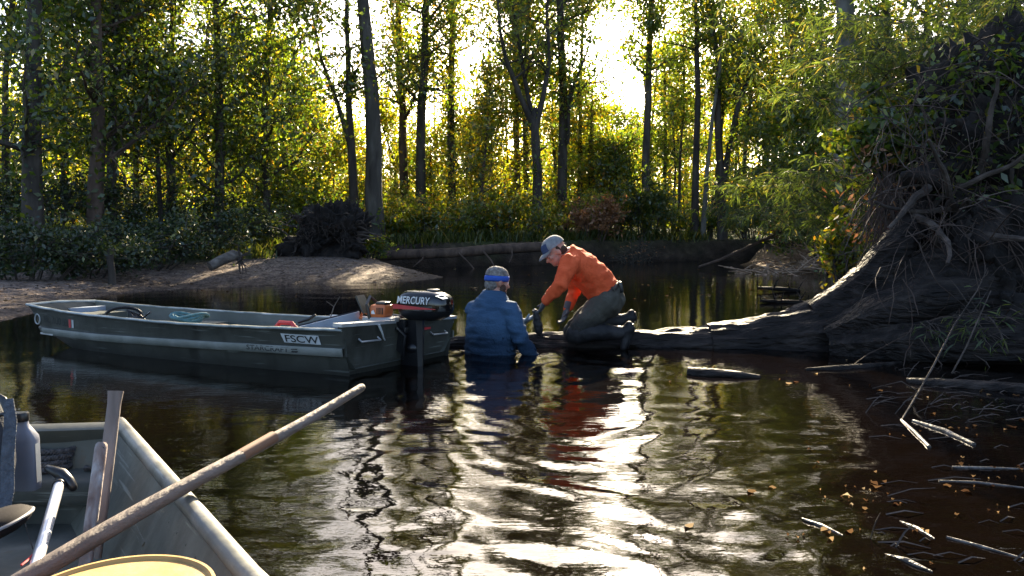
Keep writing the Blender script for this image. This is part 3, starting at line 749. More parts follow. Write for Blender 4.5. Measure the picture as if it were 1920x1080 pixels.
# ------------------------------------------------------------------ wood lying about
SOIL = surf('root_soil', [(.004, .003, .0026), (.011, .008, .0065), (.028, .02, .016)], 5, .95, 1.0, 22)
ROOTB = surf('root_wood', [(.018, .013, .010), (.045, .033, .026), (.09, .07, .058)], 7, .85, .6, 30)
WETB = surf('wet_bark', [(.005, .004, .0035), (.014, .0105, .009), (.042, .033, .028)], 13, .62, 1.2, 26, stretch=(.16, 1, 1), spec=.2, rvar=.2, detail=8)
DRIFT = surf('driftwood', [(.045, .036, .030), (.10, .083, .070), (.17, .148, .13)], 9, .8, .7, 22, stretch=(.4, 1, 1))
def blob(name, c, rad, amp, sc, mat, parent, seed=0, ax=None, sub=5, flat=None):
    bm = bmesh.new(); bmesh.ops.create_icosphere(bm, subdivisions=sub, radius=1)
    for v in bm.verts:
        n = v.co.copy(); q = Vector((n.x * rad[0], n.y * rad[1], n.z * rad[2]))
        k = mnoise.fractal(q * sc + Vector((seed, seed, seed)), .55, 2.1, 6) * amp
        q = q + n * k
        if ax is not None: q = ax[0] * q.x + ax[1] * q.y + ax[2] * q.z
        v.co = Vector(c) + q
        if flat is not None and v.co.z < flat: v.co.z = flat
    me = bpy.data.meshes.new(name); bm.to_mesh(me); bm.free()
    for p in me.polygons: p.use_smooth = True
    me.materials.append(mat)
    o = bpy.data.objects.new(name, me); COL.objects.link(o)
    return setparent(o, parent)
def wander(p0, d, L, n, rng, jit=.25, grav=0.0):
    p = Vector(p0); d = Vector(d).normalized(); out = [p.copy()]
    for k in range(n):
        d = (d + Vector(rng.normal(size=3)) * jit + Vector((0, 0, -grav))).normalized(); p = p + d * (L / n); out.append(p.copy())
    return out

# upturned root ball on the sand bar
rng = np.random.RandomState(5)
rb = empty('root_ball', base(615, 18.6)); tag(rb, 'dark upturned root ball of a fallen tree standing on the sand bar', 'root ball')
c = W(618, 444, 18.9)
blob('soil', c + Vector((.1, 0, .02)), (.70, .5, .66), .5, 1.5, SOIL, rb, 2.0, sub=6)
blob('soil', c + Vector((-.45, -.05, -.22)), (.55, .4, .42), .4, 2.0, SOIL, rb, 5.0, sub=5)
for k in range(26):
    a = rng.uniform(-.4, math.pi + .4); st = c + Vector((math.cos(a) * .75, -.3, math.sin(a) * .6))
    mb = MB(); mb.tube(wander(st, (math.cos(a) * .8, -.7 * rng.uniform(), math.sin(a) * .8), rng.uniform(.4, .9), 6, rng, .4, .12), [.035, .03, .024, .018, .013, .008, .004], n=5); mb.build('root', ROOTB, rb)
mb = MB()
for k in range(130):
    a = rng.uniform(-.3, math.pi + .3); rr = rng.uniform(.3, 1); st = c + Vector((math.cos(a) * .8 * rr, -.45 * math.sqrt(max(0, 1 - rr * rr)) - .15, math.sin(a) * .68 * rr))
    mb.tube(wander(st, rng.normal(size=3) + np.array([0, -.4, 0]), rng.uniform(.2, .5), 4, rng, .5, .25), [.008, .007, .005, .004, .002], n=3)
o = mb.build('rootlets', ROOTB, rb); o['kind'] = 'stuff'
bush('shrub', 'green weeds growing up the right flank of the dark root ball', 'weeds', base(695, 19.6), .4, .35, .6, 2200, LEAF, BARK_D, .07, seed=90, stems=16)

# fallen log on the far bank
mb = MB(); lp = [W(690, 482, 20.9), W(760, 477, 20.8), W(850, 474, 21.0), W(930, 467, 21.3), W(1010, 463, 21.8), W(1060, 461, 22.1)]
mb.tube(lp, [.12, .14, .13, .15, .14, .11], n=12)
fl = empty('fallen_log', lp[0]); tag(fl, 'long grey fallen log lying along the foot of the far bank', 'log'); mb.build('trunk', BARK_R, fl)
for px, py, tx, ty in ((800, 474, 775, 500), (860, 474, 900, 520), (905, 470, 930, 505), (960, 466, 955, 492)):
    mb = MB(); mb.tube([W(px, py, 20.9), W((px + tx) / 2 + 3, (py + ty) / 2, 20.7), W(tx, ty, 20.4)], [.03, .022, .01], n=5); mb.build('branch', BARK_R, fl)

# driftwood stump on the sand
dw = empty('driftwood_stump', base(440, 15.2)); tag(dw, 'tilted driftwood stump with tangled roots on the sand bar', 'driftwood')
mb = MB(); mb.tube([W(393, 500, 14.9), W(415, 488, 15.1), W(438, 478, 15.3), W(452, 480, 15.4)], [.09, .105, .11, .07], n=12); mb.build('trunk', DRIFT, dw)
for k in range(16):
    st = W(448, 484, 15.35); mb = MB(); mb.tube(wander(st, (rng.uniform(-.1, 1), rng.uniform(-.9, .3), rng.uniform(-.5, .45)), rng.uniform(.25, .5), 5, rng, .4, .1), [.03, .025, .018, .012, .008, .004], n=5); mb.build('root', ROOTB, dw)
ps = empty('dead_post', base(206, 13.4)); tag(ps, 'thin dead post standing at the back of the sand bar', 'stump')
mb = MB(); q = base(206, 13.4); mb.tube([q - Vector((0, 0, .2)), q + Vector((.01, 0, .2)), q + Vector((-.02, 0, .45)), q + Vector((.01, 0, .62))], [.075, .06, .058, .05], n=9); mb.build('trunk', BARK_D, ps)
mb = MB(); mb.tube([W(508, 499, 17.3), W(548, 497, 17.4), W(592, 498, 17.5)], [.02, .03, .015], n=6)
tag(mb.build('stick', BARK_D), 'dark stick lying flat on the sand left of the root ball', 'stick')

# sand litter, pebbles: one scatter
mb = MB()
for k in range(900):
    px = rng.uniform(0, 830); py = rng.uniform(492, 600); q = Z(px, py, .15); d_, s_ = shore(np.array([q.x]), np.array([q.y]))
    if d_[0] < .15 or d_[0] > 4 or s_[0] > .5: continue
    z = gz(q.x, q.y); L = rng.uniform(.03, .12); a = rng.uniform(0, 6.28); r_ = rng.uniform(.003, .009); e = Vector((math.cos(a), math.sin(a), rng.uniform(-.05, .15)))
    b0 = Vector((q.x, q.y, z + r_)); mb.tube([b0, b0 + e * L], [r_, r_ * .6], n=4)
o = mb.build('sand_litter', ROOTB); tag(o, 'small twigs and bark bits scattered over the sand bar', 'litter', kind='stuff')

nL = 1800; lx = rng.uniform(-9, -1.2, nL); ly = rng.uniform(8.5, 20, nL); ld, ls = shore(lx, ly); kk = (ld > .12) & (ls < .6); lx, ly = lx[kk], ly[kk]
V, F = leaves(np.stack([lx, ly, height(lx, ly) + .015], 1), .075, rng, .55); V[:, 2] = np.repeat(height(lx, ly) + .012, 4) + rng.uniform(0, .02, len(V))
o = mesh_np('leaf_litter', V, F, FLOATLEAF); tag(o, 'fallen brown leaves lying on the sand bar', 'leaves', kind='stuff')
# sunlit stick pile on the right bank
rng = np.random.RandomState(8); mb = MB()
for k in range(260):
    px = rng.normal(1500, 55); D = rng.uniform(17.5, 22.5); py = 0; x = (px - 960) / FPX * D; z = max(gz(x, D), 0)
    b0 = Vector((x, D, z + rng.uniform(0, .45) * math.exp(-((px - 1540) / 45) ** 2))); d = Vector((rng.normal(), rng.normal() * .5, rng.normal() * .3)).normalized(); L = rng.uniform(.2, .8)
    mb.tube([b0, b0 + d * L * .5 + Vector((0, 0, .03)), b0 + d * L], [.022, .018, .006], n=4)
DRYST = surf('dry_stick', [(.14, .08, .05), (.26, .17, .11), (.36, .26, .19)], 8, .8)
o = mb.build('stick_pile', DRYST); tag(o, 'heap of dry reddish sticks and flood litter on the right bank', 'brush pile', kind='stuff')
mb = MB(); mb.tube([W(1310, 500, 20), W(1350, 487, 20.3), W(1420, 455, 20.6), W(1475, 432, 21)][::-1], [.05, .045, .04, .025], n=7)
tag(mb.build('dead_branch', BARK_R), 'dead branch slanting from the water up the cut bank on the right', 'branch')
mb = MB(); mb.tube([W(1555, 512, 12.5), W(1585, 502, 12.2), W(1622, 490, 12)], [.07, .08, .06], n=9)
tag(mb.build('log_stub', WETB), 'dark log stub poking left from the bank under the dry sticks', 'log')
for k, (x0, x1, yy, D, lab) in enumerate(((1425, 1540, 570, 11, 'dark waterlogged branch floating beyond the big trunk'), (1420, 1500, 545, 13, 'thin wet snag breaking the water beyond the big trunk'))):
    t_ = empty('snag', W(x0, yy, D)); tag(t_, lab, 'snag'); mb = MB()
    mb.tube([W(x0, yy - 6, D), W((x0 + x1) / 2, yy - 3, D), W(x1, yy, D)], [.02, .04, .03], n=7); mb.build('trunk', WETB, t_)
    for j in range(9):
        st = W(rng.uniform(x0, x1), yy - 2, D); mb = MB(); mb.tube(wander(st, (rng.normal() * .5, rng.normal() * .3, 1), rng.uniform(.1, .35), 4, rng, .3), [.014, .012, .009, .006, .004], n=4); mb.build('branch', WETB, t_)

# ------------------------------------------------------------------ the big fallen tree
rng = np.random.RandomState(11)
ft = empty('fallen_tree', W(1400, 640, 6.95)); tag(ft, 'huge dark fallen trunk lying in the water with its upturned root mass at the right', 'fallen tree')
def rough_log(mb, pts, n=40, amp=.05, seed=0):
    P = []; 
    for i in range(len(pts) - 1):
        (a, ra), (b_, rb_) = pts[i], pts[i + 1]; k = max(1, int((b_ - a).length / .05))
        for j in range(k): P.append((a.lerp(b_, j / k), ra + (rb_ - ra) * j / k))
    P.append(pts[-1]); rs = []
    for i, (p, r_) in enumerate(P):
        t = (P[min(i + 1, len(P) - 1)][0] - P[max(0, i - 1)][0]).normalized(); u = Vector((0, 0, 1)) - t * t.z; u.normalize(); w = t.cross(u); ring = []
        for j in range(n):
            a = 2 * math.pi * j / n; dv = u * math.cos(a) + w * math.sin(a)
            q = p + dv * r_; k = mnoise.fractal(Vector((q.x * 1.6, math.cos(a) * 3.2 + seed, math.sin(a) * 3.2)), 1, 2, 4)
            k2 = mnoise.noise(Vector((q.x * 2.2, math.cos(a) * 7 * r_ / .2 + seed, math.sin(a) * 7 * r_ / .2))); k3 = mnoise.noise(Vector((q.x * 9, q.y * 22 + seed, q.z * 22)))
            ring.append(p + dv * (r_ * (1 + amp * 2.0 * k) + .030 * (.4 - abs(k2)) + .012 * k3))
        rs.append(ring)
    mb.rings(rs)
def wz(px, Y, z): 
    p = W(px, 430, Y); return Vector((p.x, Y, z))
mb = MB()
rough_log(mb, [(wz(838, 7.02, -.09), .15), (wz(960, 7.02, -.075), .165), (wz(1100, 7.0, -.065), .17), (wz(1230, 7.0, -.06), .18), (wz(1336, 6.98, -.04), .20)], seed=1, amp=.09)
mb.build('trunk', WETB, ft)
mb = MB()
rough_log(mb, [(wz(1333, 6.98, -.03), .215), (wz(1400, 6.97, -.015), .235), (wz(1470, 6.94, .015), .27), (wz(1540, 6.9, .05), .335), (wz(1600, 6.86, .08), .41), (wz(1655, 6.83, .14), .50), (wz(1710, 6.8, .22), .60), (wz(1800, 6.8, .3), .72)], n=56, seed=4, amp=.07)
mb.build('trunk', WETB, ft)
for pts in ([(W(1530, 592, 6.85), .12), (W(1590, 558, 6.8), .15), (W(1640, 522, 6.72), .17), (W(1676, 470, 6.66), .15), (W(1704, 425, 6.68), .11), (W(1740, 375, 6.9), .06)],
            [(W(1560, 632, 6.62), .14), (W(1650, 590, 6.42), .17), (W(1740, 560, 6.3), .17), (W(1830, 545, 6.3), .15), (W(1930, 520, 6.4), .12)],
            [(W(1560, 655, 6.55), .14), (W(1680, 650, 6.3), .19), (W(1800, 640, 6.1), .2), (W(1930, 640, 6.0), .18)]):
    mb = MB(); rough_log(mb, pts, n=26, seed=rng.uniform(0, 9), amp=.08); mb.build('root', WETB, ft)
bc = W(1905, 385, 7.2)
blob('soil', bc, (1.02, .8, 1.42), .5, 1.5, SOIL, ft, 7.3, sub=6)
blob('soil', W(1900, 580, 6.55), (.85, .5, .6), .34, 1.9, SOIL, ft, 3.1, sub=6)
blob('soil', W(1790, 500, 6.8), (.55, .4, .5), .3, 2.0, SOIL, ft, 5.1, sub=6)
for k in range(46):
    u = rng.uniform(); st = W(rng.uniform(1690, 1930), rng.uniform(330, 600), 6.75 + rng.uniform(-.15, .25))
    mb = MB(); L = rng.uniform(.3, 1.0); r0 = rng.uniform(.010, .05) * (1 if k % 3 else 1.3)
    mb.tube(wander(st, (rng.normal() * .7 - .2, -.45, rng.normal() * .6 - .15), L, 8, rng, .16, .04), [r0 * (1 - .085 * j) for j in range(9)], n=7); mb.build('root', ROOTB, ft)
mb = MB()
for k in range(380):
    st = W(rng.uniform(1640, 1940), rng.uniform(130, 560), 6.85 + rng.uniform(-.35, .3)); L = rng.uniform(.25, .9); r0 = rng.uniform(.002, .006)
    mb.tube(wander(st, (rng.normal() * .6, -.25, rng.normal() * .5 - .25), L, 6, rng, .2, .12), [r0] * 6 + [r0 * .4], n=3)
for k in range(160):
    st = W(rng.uniform(1690, 1945), rng.uniform(380, 650), 6.3 + rng.uniform(-.3, .3)); L = rng.uniform(.2, .8); r0 = rng.uniform(.0015, .0055)
    mb.tube(wander(st, (rng.normal() * .8, -.4, rng.normal() * .6 - .15), L, 6, rng, .2, .1), [r0] * 6 + [r0 * .4], n=3)
for k in range(330):
    st = W(rng.normal(1680, 28), rng.uniform(320, 430), 7.1 + rng.uniform(-.3, .4)); L = rng.uniform(.25, .75); r0 = rng.uniform(.002, .005)
    mb.tube(wander(st, (rng.normal() * .3, rng.normal() * .2, -1), L, 6, rng, .2, .1), [r0] * 6 + [r0 * .4], n=3)
o = mb.build('rootlets', surf('rootlet', [(.022, .014, .010), (.05, .032, .024), (.11, .085, .07)], 3, .9), ft); o['kind'] = 'stuff'
# leaf litter and creepers held by the root mass
nL = 3800
uu = rng.normal(size=(nL, 3)); uu /= np.linalg.norm(uu, axis=1)[:, None]; uu[:, 1] = -np.abs(uu[:, 1]) * .9
Cc = np.array(bc) + uu * np.array([1.05, .95, 1.45]) * rng.uniform(.9, 1.12, (nL, 1)); Cc = Cc[Cc[:, 2] > .9]
V, F = leaves(Cc, .07, rng, .45); o = mesh_np('creepers', V, F, LEAF_D, ft); o['kind'] = 'stuff'
nL = 420
Cc = np.stack([rng.normal(3.5, .22, nL), rng.normal(7.3, .25, nL), rng.uniform(.9, 1.8, nL)], 1)
V, F = leaves(Cc, .055, rng, .35); o = mesh_np('dead_leaves', V, F, DRYLEAF, ft); o['kind'] = 'stuff'

# ------------------------------------------------------------------ canes
def cane(label, c, ns, h, lean, spread, nleaf, seed, leaf=CANE, ll=.13):
    rng = np.random.RandomState(seed + 900); c = Vector(c); root = empty('cane_clump', c); tag(root, label, 'cane')
    mb = MB(); P = []; Dr = []
    for k in range(ns):
        a = rng.uniform(0, 6.283); v = Vector((lean[0] + math.cos(a) * spread, lean[1] + math.sin(a) * spread, 1.0)); hh = h * rng.uniform(.6, 1.1)
        p = c + Vector((rng.normal() * .25, rng.normal() * .25, -.15)); v = Vector((v.x * .35, v.y * .35, 1)).normalized(); path = [p.copy()]
        for j in range(9):
            v = (v + Vector((lean[0] * .13 + math.cos(a) * spread * .12, lean[1] * .13 + math.sin(a) * spread * .12, -.07 - .02 * j))).normalized(); p = p + v * (hh / 9); path.append(p.copy())
        r0 = .006 + .003 * rng.uniform(); mb.tube(path, [r0 * (1 - .08 * j) for j in range(10)], n=4)
        for j in range(2, 10):
            for t in range(3):
                sd = Vector((rng.normal(), rng.normal(), rng.normal() * .3)).normalized(); L = rng.uniform(.12, .38)
                e = path[j] + (sd * .8 + v * .5).normalized() * L; mb.tube([path[j], e], [.0025, .0015], n=3)
                for q in range(max(1, int(nleaf * 1.7) // (ns * 24))):
                    f = rng.uniform(.35, 1.0); P.append(path[j].lerp(e, f)); Dr.append((e - path[j]).normalized() * .6 + Vector((rng.normal() * .6, rng.normal() * .6, -.28 + rng.normal() * .35)))
    mb.build('stems', BARK_P if False else ROOTB, root)
    P = np.array([vnp(p) for p in P]); Dn = np.array([vnp(d) for d in Dr]); Dn /= np.linalg.norm(Dn, axis=1)[:, None]
    n = len(P); s = np.cross(Dn, rng.normal(size=(n, 3))); s[:, 2] *= .4; s /= np.linalg.norm(s, axis=1)[:, None]
    L = (ll * rng.uniform(.6, 1.25, n))[:, None]; w = L * .06
    m1 = P + Dn * L * .35; m2 = P + Dn * L * .7; m2[:, 2] -= L[:, 0] * .05; t = P + Dn * L; t[:, 2] -= L[:, 0] * .18
    V = np.concatenate([np.stack([P, m1 + s * w, m2, m1 - s * w], 1).reshape(-1, 3), np.stack([m1 + s * w * .9, m2 + s * w * .6, t, m2 - s * w * .6, m1 - s * w * .9], 1)[:, [0, 1, 2, 4], :].reshape(-1, 3)])
    V = np.stack([P, m1 + s * w, m2 + s * w * .8, t, m2 - s * w * .8, m1 - s * w], 1).reshape(-1, 3); F = np.arange(6 * n).reshape(n, 6)
    o = mesh_np('foliage', V, F, leaf, root); o['kind'] = 'stuff'
    return root
cane('drooping canes over the water left of the wide pale trunk', (6.5, 13.6, .6), 18, 2.1, (-.6, -.2), .5, 2000, 1)
cane('canes leaning over the bank beneath the wide pale trunk', (5.6, 11.6, .6), 18, 2.2, (-.5, -.2), .5, 2400, 2)
cane('canes right behind the upturned roots, in front of the wide pale trunk', (4.9, 9.8, .7), 18, 2.6, (-.35, -.1), .45, 2600, 3)
cane('tall canes above the left shoulder of the root mass', (4.9, 8.7, 1.5), 24, 2.6, (-.22, -.12), .5, 4000, 4)
cane('tall canes rising over the middle of the root mass', (5.1, 8.5, 2.0), 26, 2.7, (-.25, -.2), .5, 4600, 5)
cane('tall canes over the right end of the root mass', (5.8, 8.4, 2.1), 26, 2.6, (-.15, -.2), .5, 4600, 6)
cane('tall canes at the top right corner of the photo', (5.9, 10.2, 1.6), 26, 4.0, (-.2, -.2), .5, 4600, 7)
cane('canes filling the gap behind the left shoulder of the root mass', (6.1, 11.6, 1.0), 20, 3.4, (-.15, -.1), .4, 3000, 8)
cane('low pale canes at the far bank over the dark cut edge', (8.0, 20.5, .8), 24, 3.4, (-.6, -.2), .6, 4000, 9, ll=.24)
cane('small cane tuft hanging from the roots at the lower right', W(1893, 600, 5.7), 4, .36, (-.5, -.5), .8, 130, 10, ll=.09)
bush('shrub', 'small yellow green bush lit between the canes and the hanging roots', 'shrub', Vector((3.75, 8.6, .35)), .28, .28, 1.1, 1500, LEAF_Y, BARK_D, .07, seed=95, stems=10)
bush('shrub', 'dark leafy bush growing from the left shoulder of the root mass', 'shrub', Vector((3.9, 7.9, 1.45)), .55, .45, .8, 3000, LEAF_D, BARK_D, .09, seed=96, stems=12)
bush('shrub', 'grey green leafy tangle on top of the root mass', 'shrub', Vector((4.75, 7.2, 2.05)), .9, .6, .8, 3600, LEAF, BARK_G, .08, seed=97, stems=16)

# ------------------------------------------------------------------ floating wood and leaves
rng = np.random.RandomState(17)
PALEW = surf('pale_wet_wood', [(.022, .018, .016), (.06, .052, .048), (.15, .138, .132)], 22, .5, .6, 40, spec=.5)
def floatlog(label, pts, rr, mat, name='log', cat='log', n=9, br=()):
    p0 = Z(*pts[0]); t_ = empty(name, p0); tag(t_, label, cat); mb = MB()
    P = [Z(a, b_, 0) + Vector((0, 0, h)) for a, b_, h in [(q + (0,))[:3] for q in pts]]
    mb.tube(P, rr, n=n); mb.build('stem', mat, t_)
    for (a0, b0, D0, a1, b1, D1, r_) in br:
        mb = MB(); mb.tube([W(a0, b0, D0), (W(a0, b0, D0) + W(a1, b1, D1)) / 2 + Vector((.01, 0, .015)), W(a1, b1, D1)], [r_, r_ * .8, r_ * .4], n=5); mb.build('branch', mat, t_)
    return t_
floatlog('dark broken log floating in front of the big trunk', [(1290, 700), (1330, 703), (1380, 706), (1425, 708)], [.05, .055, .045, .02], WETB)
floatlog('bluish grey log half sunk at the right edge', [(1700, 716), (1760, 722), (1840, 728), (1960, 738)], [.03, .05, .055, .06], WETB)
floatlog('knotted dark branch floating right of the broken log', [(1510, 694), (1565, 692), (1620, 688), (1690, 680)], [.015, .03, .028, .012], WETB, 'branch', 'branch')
floatlog('bleached stick pair lying in a V on the dark water at right', [(1712, 790), (1770, 808), (1826, 834)], [.012, .016, .012], PALEW, 'stick', 'stick')
floatlog('shorter bleached stick crossing the V pair', [(1690, 788), (1716, 812), (1742, 838)], [.008, .012, .01], PALEW, 'stick', 'stick')
floatlog('long pale twig floating near the right edge below the V sticks', [(1760, 902), (1830, 905), (1925, 916)], [.005, .007, .005], PALEW, 'stick', 'stick')
floatlog('upper pale twig near the right edge with wet litter', [(1785, 876), (1850, 878), (1925, 880)], [.006, .008, .004], PALEW, 'stick', 'stick')
floatlog('thin pale reed floating at the lower right corner', [(1775, 1008), (1840, 1025), (1925, 1050)], [.006, .006, .004], PALEW, 'stick', 'stick')
floatlog('white splinter floating upper of the three at the lower right', [(1688, 978), (1720, 992), (1752, 1010)], [.004, .010, .003], PALEW, 'stick', 'stick')
floatlog('white splinter floating left of the three at the lower right', [(1504, 972), (1540, 986), (1580, 1004)], [.003, .009, .003], PALEW, 'stick', 'stick')
floatlog('white splinter floating lowest of the three at the lower right', [(1652, 1038), (1700, 1052), (1748, 1072)], [.003, .011, .003], PALEW, 'stick', 'stick')
floatlog('pale flat stick floating before the man in blue', [(892, 663), (940, 660), (990, 657)], [.006, .010, .006], PALEW, 'stick', 'stick')
floatlog('pale stick floating along the front of the big trunk', [(1515, 651), (1545, 654), (1575, 657)], [.008, .015, .008], PALEW, 'stick', 'stick')
tw = empty('bare_twig', Z(1690, 790)); tag(tw, 'long bare twig rising from the water in front of the root mass', 'twig')
mb = MB(); mb.tube([Z(1690, 788), W(1712, 752, 4.6), W(1748, 690, 4.75), W(1790, 608, 4.9), W(1832, 545, 5.0), W(1852, 502, 5.05)], [.005, .0062, .006, .005, .004, .002], n=6); mb.build('stem', ROOTB, tw)
for q in ([W(1722, 735, 4.65), W(1690, 715, 4.6), W(1660, 722, 4.6)], [W(1815, 570, 4.95), W(1795, 540, 4.95), W(1780, 522, 5)], [W(1835, 540, 5.0), W(1852, 545, 5), W(1862, 525, 5)], [W(1700, 770, 4.6), W(1745, 757, 4.6), W(1770, 735, 4.7)]):
    mb = MB(); mb.tube(q, [.0035, .003, .0015], n=4); mb.build('branch', ROOTB, tw)
tw = empty('bare_twig', Z(1790, 690)); tag(tw, 'thinner dark twig leaning right, behind the long bare twig', 'twig')
mb = MB(); mb.tube([W(1785, 700, 5.4), W(1812, 650, 5.4), W(1838, 590, 5.45), W(1858, 545, 5.5)], [.006, .006, .005, .003], n=5); mb.build('stem', ROOTB, tw)
mb = MB()
for k in range(95):
    px = rng.uniform(1620, 1930); py = rng.uniform(690, 1060) if k % 2 else rng.uniform(690, 800); q = Z(px, py); a = rng.uniform(-.6, .8); L = rng.uniform(.03, .22); up = rng.uniform(-.02, .12) * (rng.uniform() < .3)
    e = q + Vector((math.cos(a) * L, math.sin(a) * L * .5, up)); r_ = rng.uniform(.0015, .004)
    mb.tube([q + Vector((0, 0, .0)), (q + e) / 2 + Vector((0, 0, .012)), e], [r_, r_ * .9, r_ * .4], n=3)
o = mb.build('floating_twigs', ROOTB); tag(o, 'loose twigs floating on the dark water at the right', 'twigs', kind='stuff')
n1 = 190; px = rng.uniform(300, 1640, n1); py = rng.uniform(494, 575, n1)
cl = [(1830, 905), (1770, 812), (1860, 880), (1700, 992), (1600, 930), (1640, 945), (1880, 960), (1750, 745), (1850, 735), (1560, 660), (1500, 700), (1900, 800), (1540, 1000), (1320, 715)]
ci = rng.randint(0, len(cl), 85); px = np.concatenate([px, np.array([c_[0] for c_ in cl])[ci] + rng.normal(size=85) * 38, rng.normal(1620, 220, 30)])
py = np.concatenate([py, np.array([c_[1] for c_ in cl])[ci] + rng.normal(size=85) * 12, rng.uniform(660, 1075, 30)])
Q = np.array([vnp(Z(a, b_)) for a, b_ in zip(px, py)]); d_, _ = shore(Q[:, 0], Q[:, 1])
Q = Q[(d_ < -.03) & (Q[:, 1] < 25)]; n = len(Q); a = rng.uniform(0, 6.283, n); sz = (.008 + .034 * rng.uniform(size=n) ** 2.2) * np.where(Q[:, 1] > 9, 1.5, np.where(Q[:, 1] > 4, .8, .6))
V = []
for k in range(7):
    rr = np.array([1.15, .62, .8, .5, .9, .55, .75])[k] * sz; t = a + k * 6.283 / 7
    V.append(np.stack([Q[:, 0] + np.cos(t) * rr, Q[:, 1] + np.sin(t) * rr, .006 + .005 * np.sin(t * 2 + a) + 0 * a], 1))
V = np.stack(V, 1).reshape(-1, 3); F = np.arange(7 * n).reshape(n, 7)
o = mesh_np('floating_leaves', V, F, FLOATLEAF); tag(o, 'fallen leaves drifting on the river', 'leaves', kind='stuff')

bush('shrub', 'leafy green creeper bush over the left edge of the root mass', 'shrub', Vector((3.72, 7.55, 1.55)), .5, .4, .75, 3200, LEAF, BARK_D, .075, seed=98, stems=14)
bush('shrub', 'small leafy bush high on the right side of the root mass', 'shrub', Vector((5.0, 6.75, 1.75)), .5, .35, .6, 2200, LEAF_D, BARK_D, .07, seed=99, stems=12)
# ------------------------------------------------------------------ boats
HULL = weathered('painted_aluminium_olive', [(.036, .037, .029), (.050, .051, .041), (.068, .069, .058)], amount=.35)
HULLIN = surf('hull_inside', [(.07, .075, .062), (.092, .097, .082), (.125, .13, .112)], 4, .55, .2, 12, metal=.1, rvar=.1)
RIMM = surf('worn_rim', [(.16, .18, .165), (.30, .32, .30), (.46, .47, .45)], 8, .38, .2, 20, metal=.45, rvar=.1)
BARE = surf('bare_aluminium', [(.34, .35, .36), (.5, .51, .52), (.62, .63, .64)], 10, .35, .1, 30, metal=.7)
BLACK = surf('black_plastic', [(.006, .006, .007), (.012, .012, .013)], 8, .32, .05, 40, spec=.5)
BLACKG = surf('black_gloss', [(.004, .004, .005), (.008, .008, .009)], 4, .12, 0, spec=.6)
RED = surf('red_plastic', [(.38, .03, .035), (.5, .05, .05)], 6, .4)
ORANGEP = surf('orange_plastic', [(.45, .11, .03), (.58, .16, .045)], 8, .4, spec=.5)
WHITE = surf('white_print', [(.62, .62, .62), (.75, .75, .75)], 12, .5)
DECAL = surf('pale_decal', [(.34, .35, .34), (.46, .47, .46)], 9, .55)
INK = surf('black_print', [(.008, .008, .008), (.016, .016, .016)], 9, .55)
BLUEG = surf('blue_grey_board', [(.22, .26, .32), (.30, .34, .41)], 5, .6, .2, 25)
TAN = surf('tan_sheet', [(.22, .14, .09), (.3, .21, .14)], 5, .8)

def text(body, name, o, right, up, w, h, mat, parent, ext=.0012, shear=0.0):
    cu = bpy.data.curves.new('t', 'FONT'); cu.body = body; cu.size = 1; cu.extrude = 0.0; cu.shear = shear; cu.offset = .012
    ob = bpy.data.objects.new('t', cu); COL.objects.link(ob)
    me = bpy.data.meshes.new_from_object(ob.evaluated_get(bpy.context.evaluated_depsgraph_get()))
    bpy.data.objects.remove(ob)
    xs_ = [v.co.x for v in me.vertices]; ys_ = [v.co.y for v in me.vertices]
    x0, x1, y0, y1 = min(xs_), max(xs_), min(ys_), max(ys_)
    right = Vector(right).normalized(); up = Vector(up); up = (up - right * up.dot(right)).normalized()
    for v in me.vertices:
        a = (v.co.x - x0) / (x1 - x0) * w; b_ = (v.co.y - y0) / (y1 - y0) * h
        v.co = Vector(o) + right * a + up * b_
    me.materials.clear(); me.materials.append(mat); me.name = name
    ob = bpy.data.objects.new(name, me); COL.objects.link(ob)
    return setparent(ob, parent)

# corners of the moored boat's gunwale, from the photograph
NS = Vector((-1.196, 5.42, .335)); FS = Vector((-.494, 6.42, .275)); NB = Vector((-4.44, 6.97, .345)); FB = Vector((-4.07, 7.62, .325))
boat = empty('flat_bottomed_boat', (-2.6, 6.5, 0)); tag(boat, 'long olive green aluminium boat with an outboard motor, moored on the dark water', 'boat')
AX = (NB - NS); AX.z = 0; AX.normalize()
UPV = Vector((0, 0, 1))
def gun(side, s):
    a, b_ = (NS, NB) if side < 0 else (FS, FB); p = a.lerp(b_, s); T_ = (FS - NS) if side < 0 else (NS - FS); T_.z = 0; T_.normalize()
    bow = max(0, s - .72) / .28
    out = .05 * math.sin(math.pi * min(1, s / .9)) - .05 * bow ** 2
    p = p - T_ * out; p.z += .012 * math.sin(s * 40 * .3) * .15 + .02 * bow ** 2 - .03 * math.sin(math.pi * s) 
    return p, T_
def lerpz(s): # strake and chine heights
    zc = -.09 if s < .62 else -.09 + .20 * ((s - .62) / .38) ** 1.8
    zs = .205 - .055 * s if s < .7 else .1665 - .0 * s
    return zc, zs
NST = 26
def section(side, s, inset=0.0):
    p, T_ = gun(side, s); zc, zs = lerpz(s); bow = max(0, s - .78) / .22
    zg = p.z
    prof = [(zg, .0), (zg - .03, .012), (zs + .012, .022), (zs, .004), (zs - .052, .008), (zs - .062, .030), (zc, .085)]
    if s > .97: pass
    pts = []
    for z, o in prof:
        z = max(z, zc + .0) if z > zc else z
        back = .17 * bow ** 1.5 * (zg - z) / max(.05, zg - zc)
        pts.append(Vector((p.x, p.y, z)) + T_ * (o + inset) - AX * back)
    return pts
rs = [section(-1, i / NST) for i in range(NST + 1)]; rf = [section(1, i / NST) for i in range(NST + 1)]
mb = MB()
mb.rings([a + b_[::-1] for a, b_ in zip(rs, rf)], cap0=False, cap1=False, closed=False)
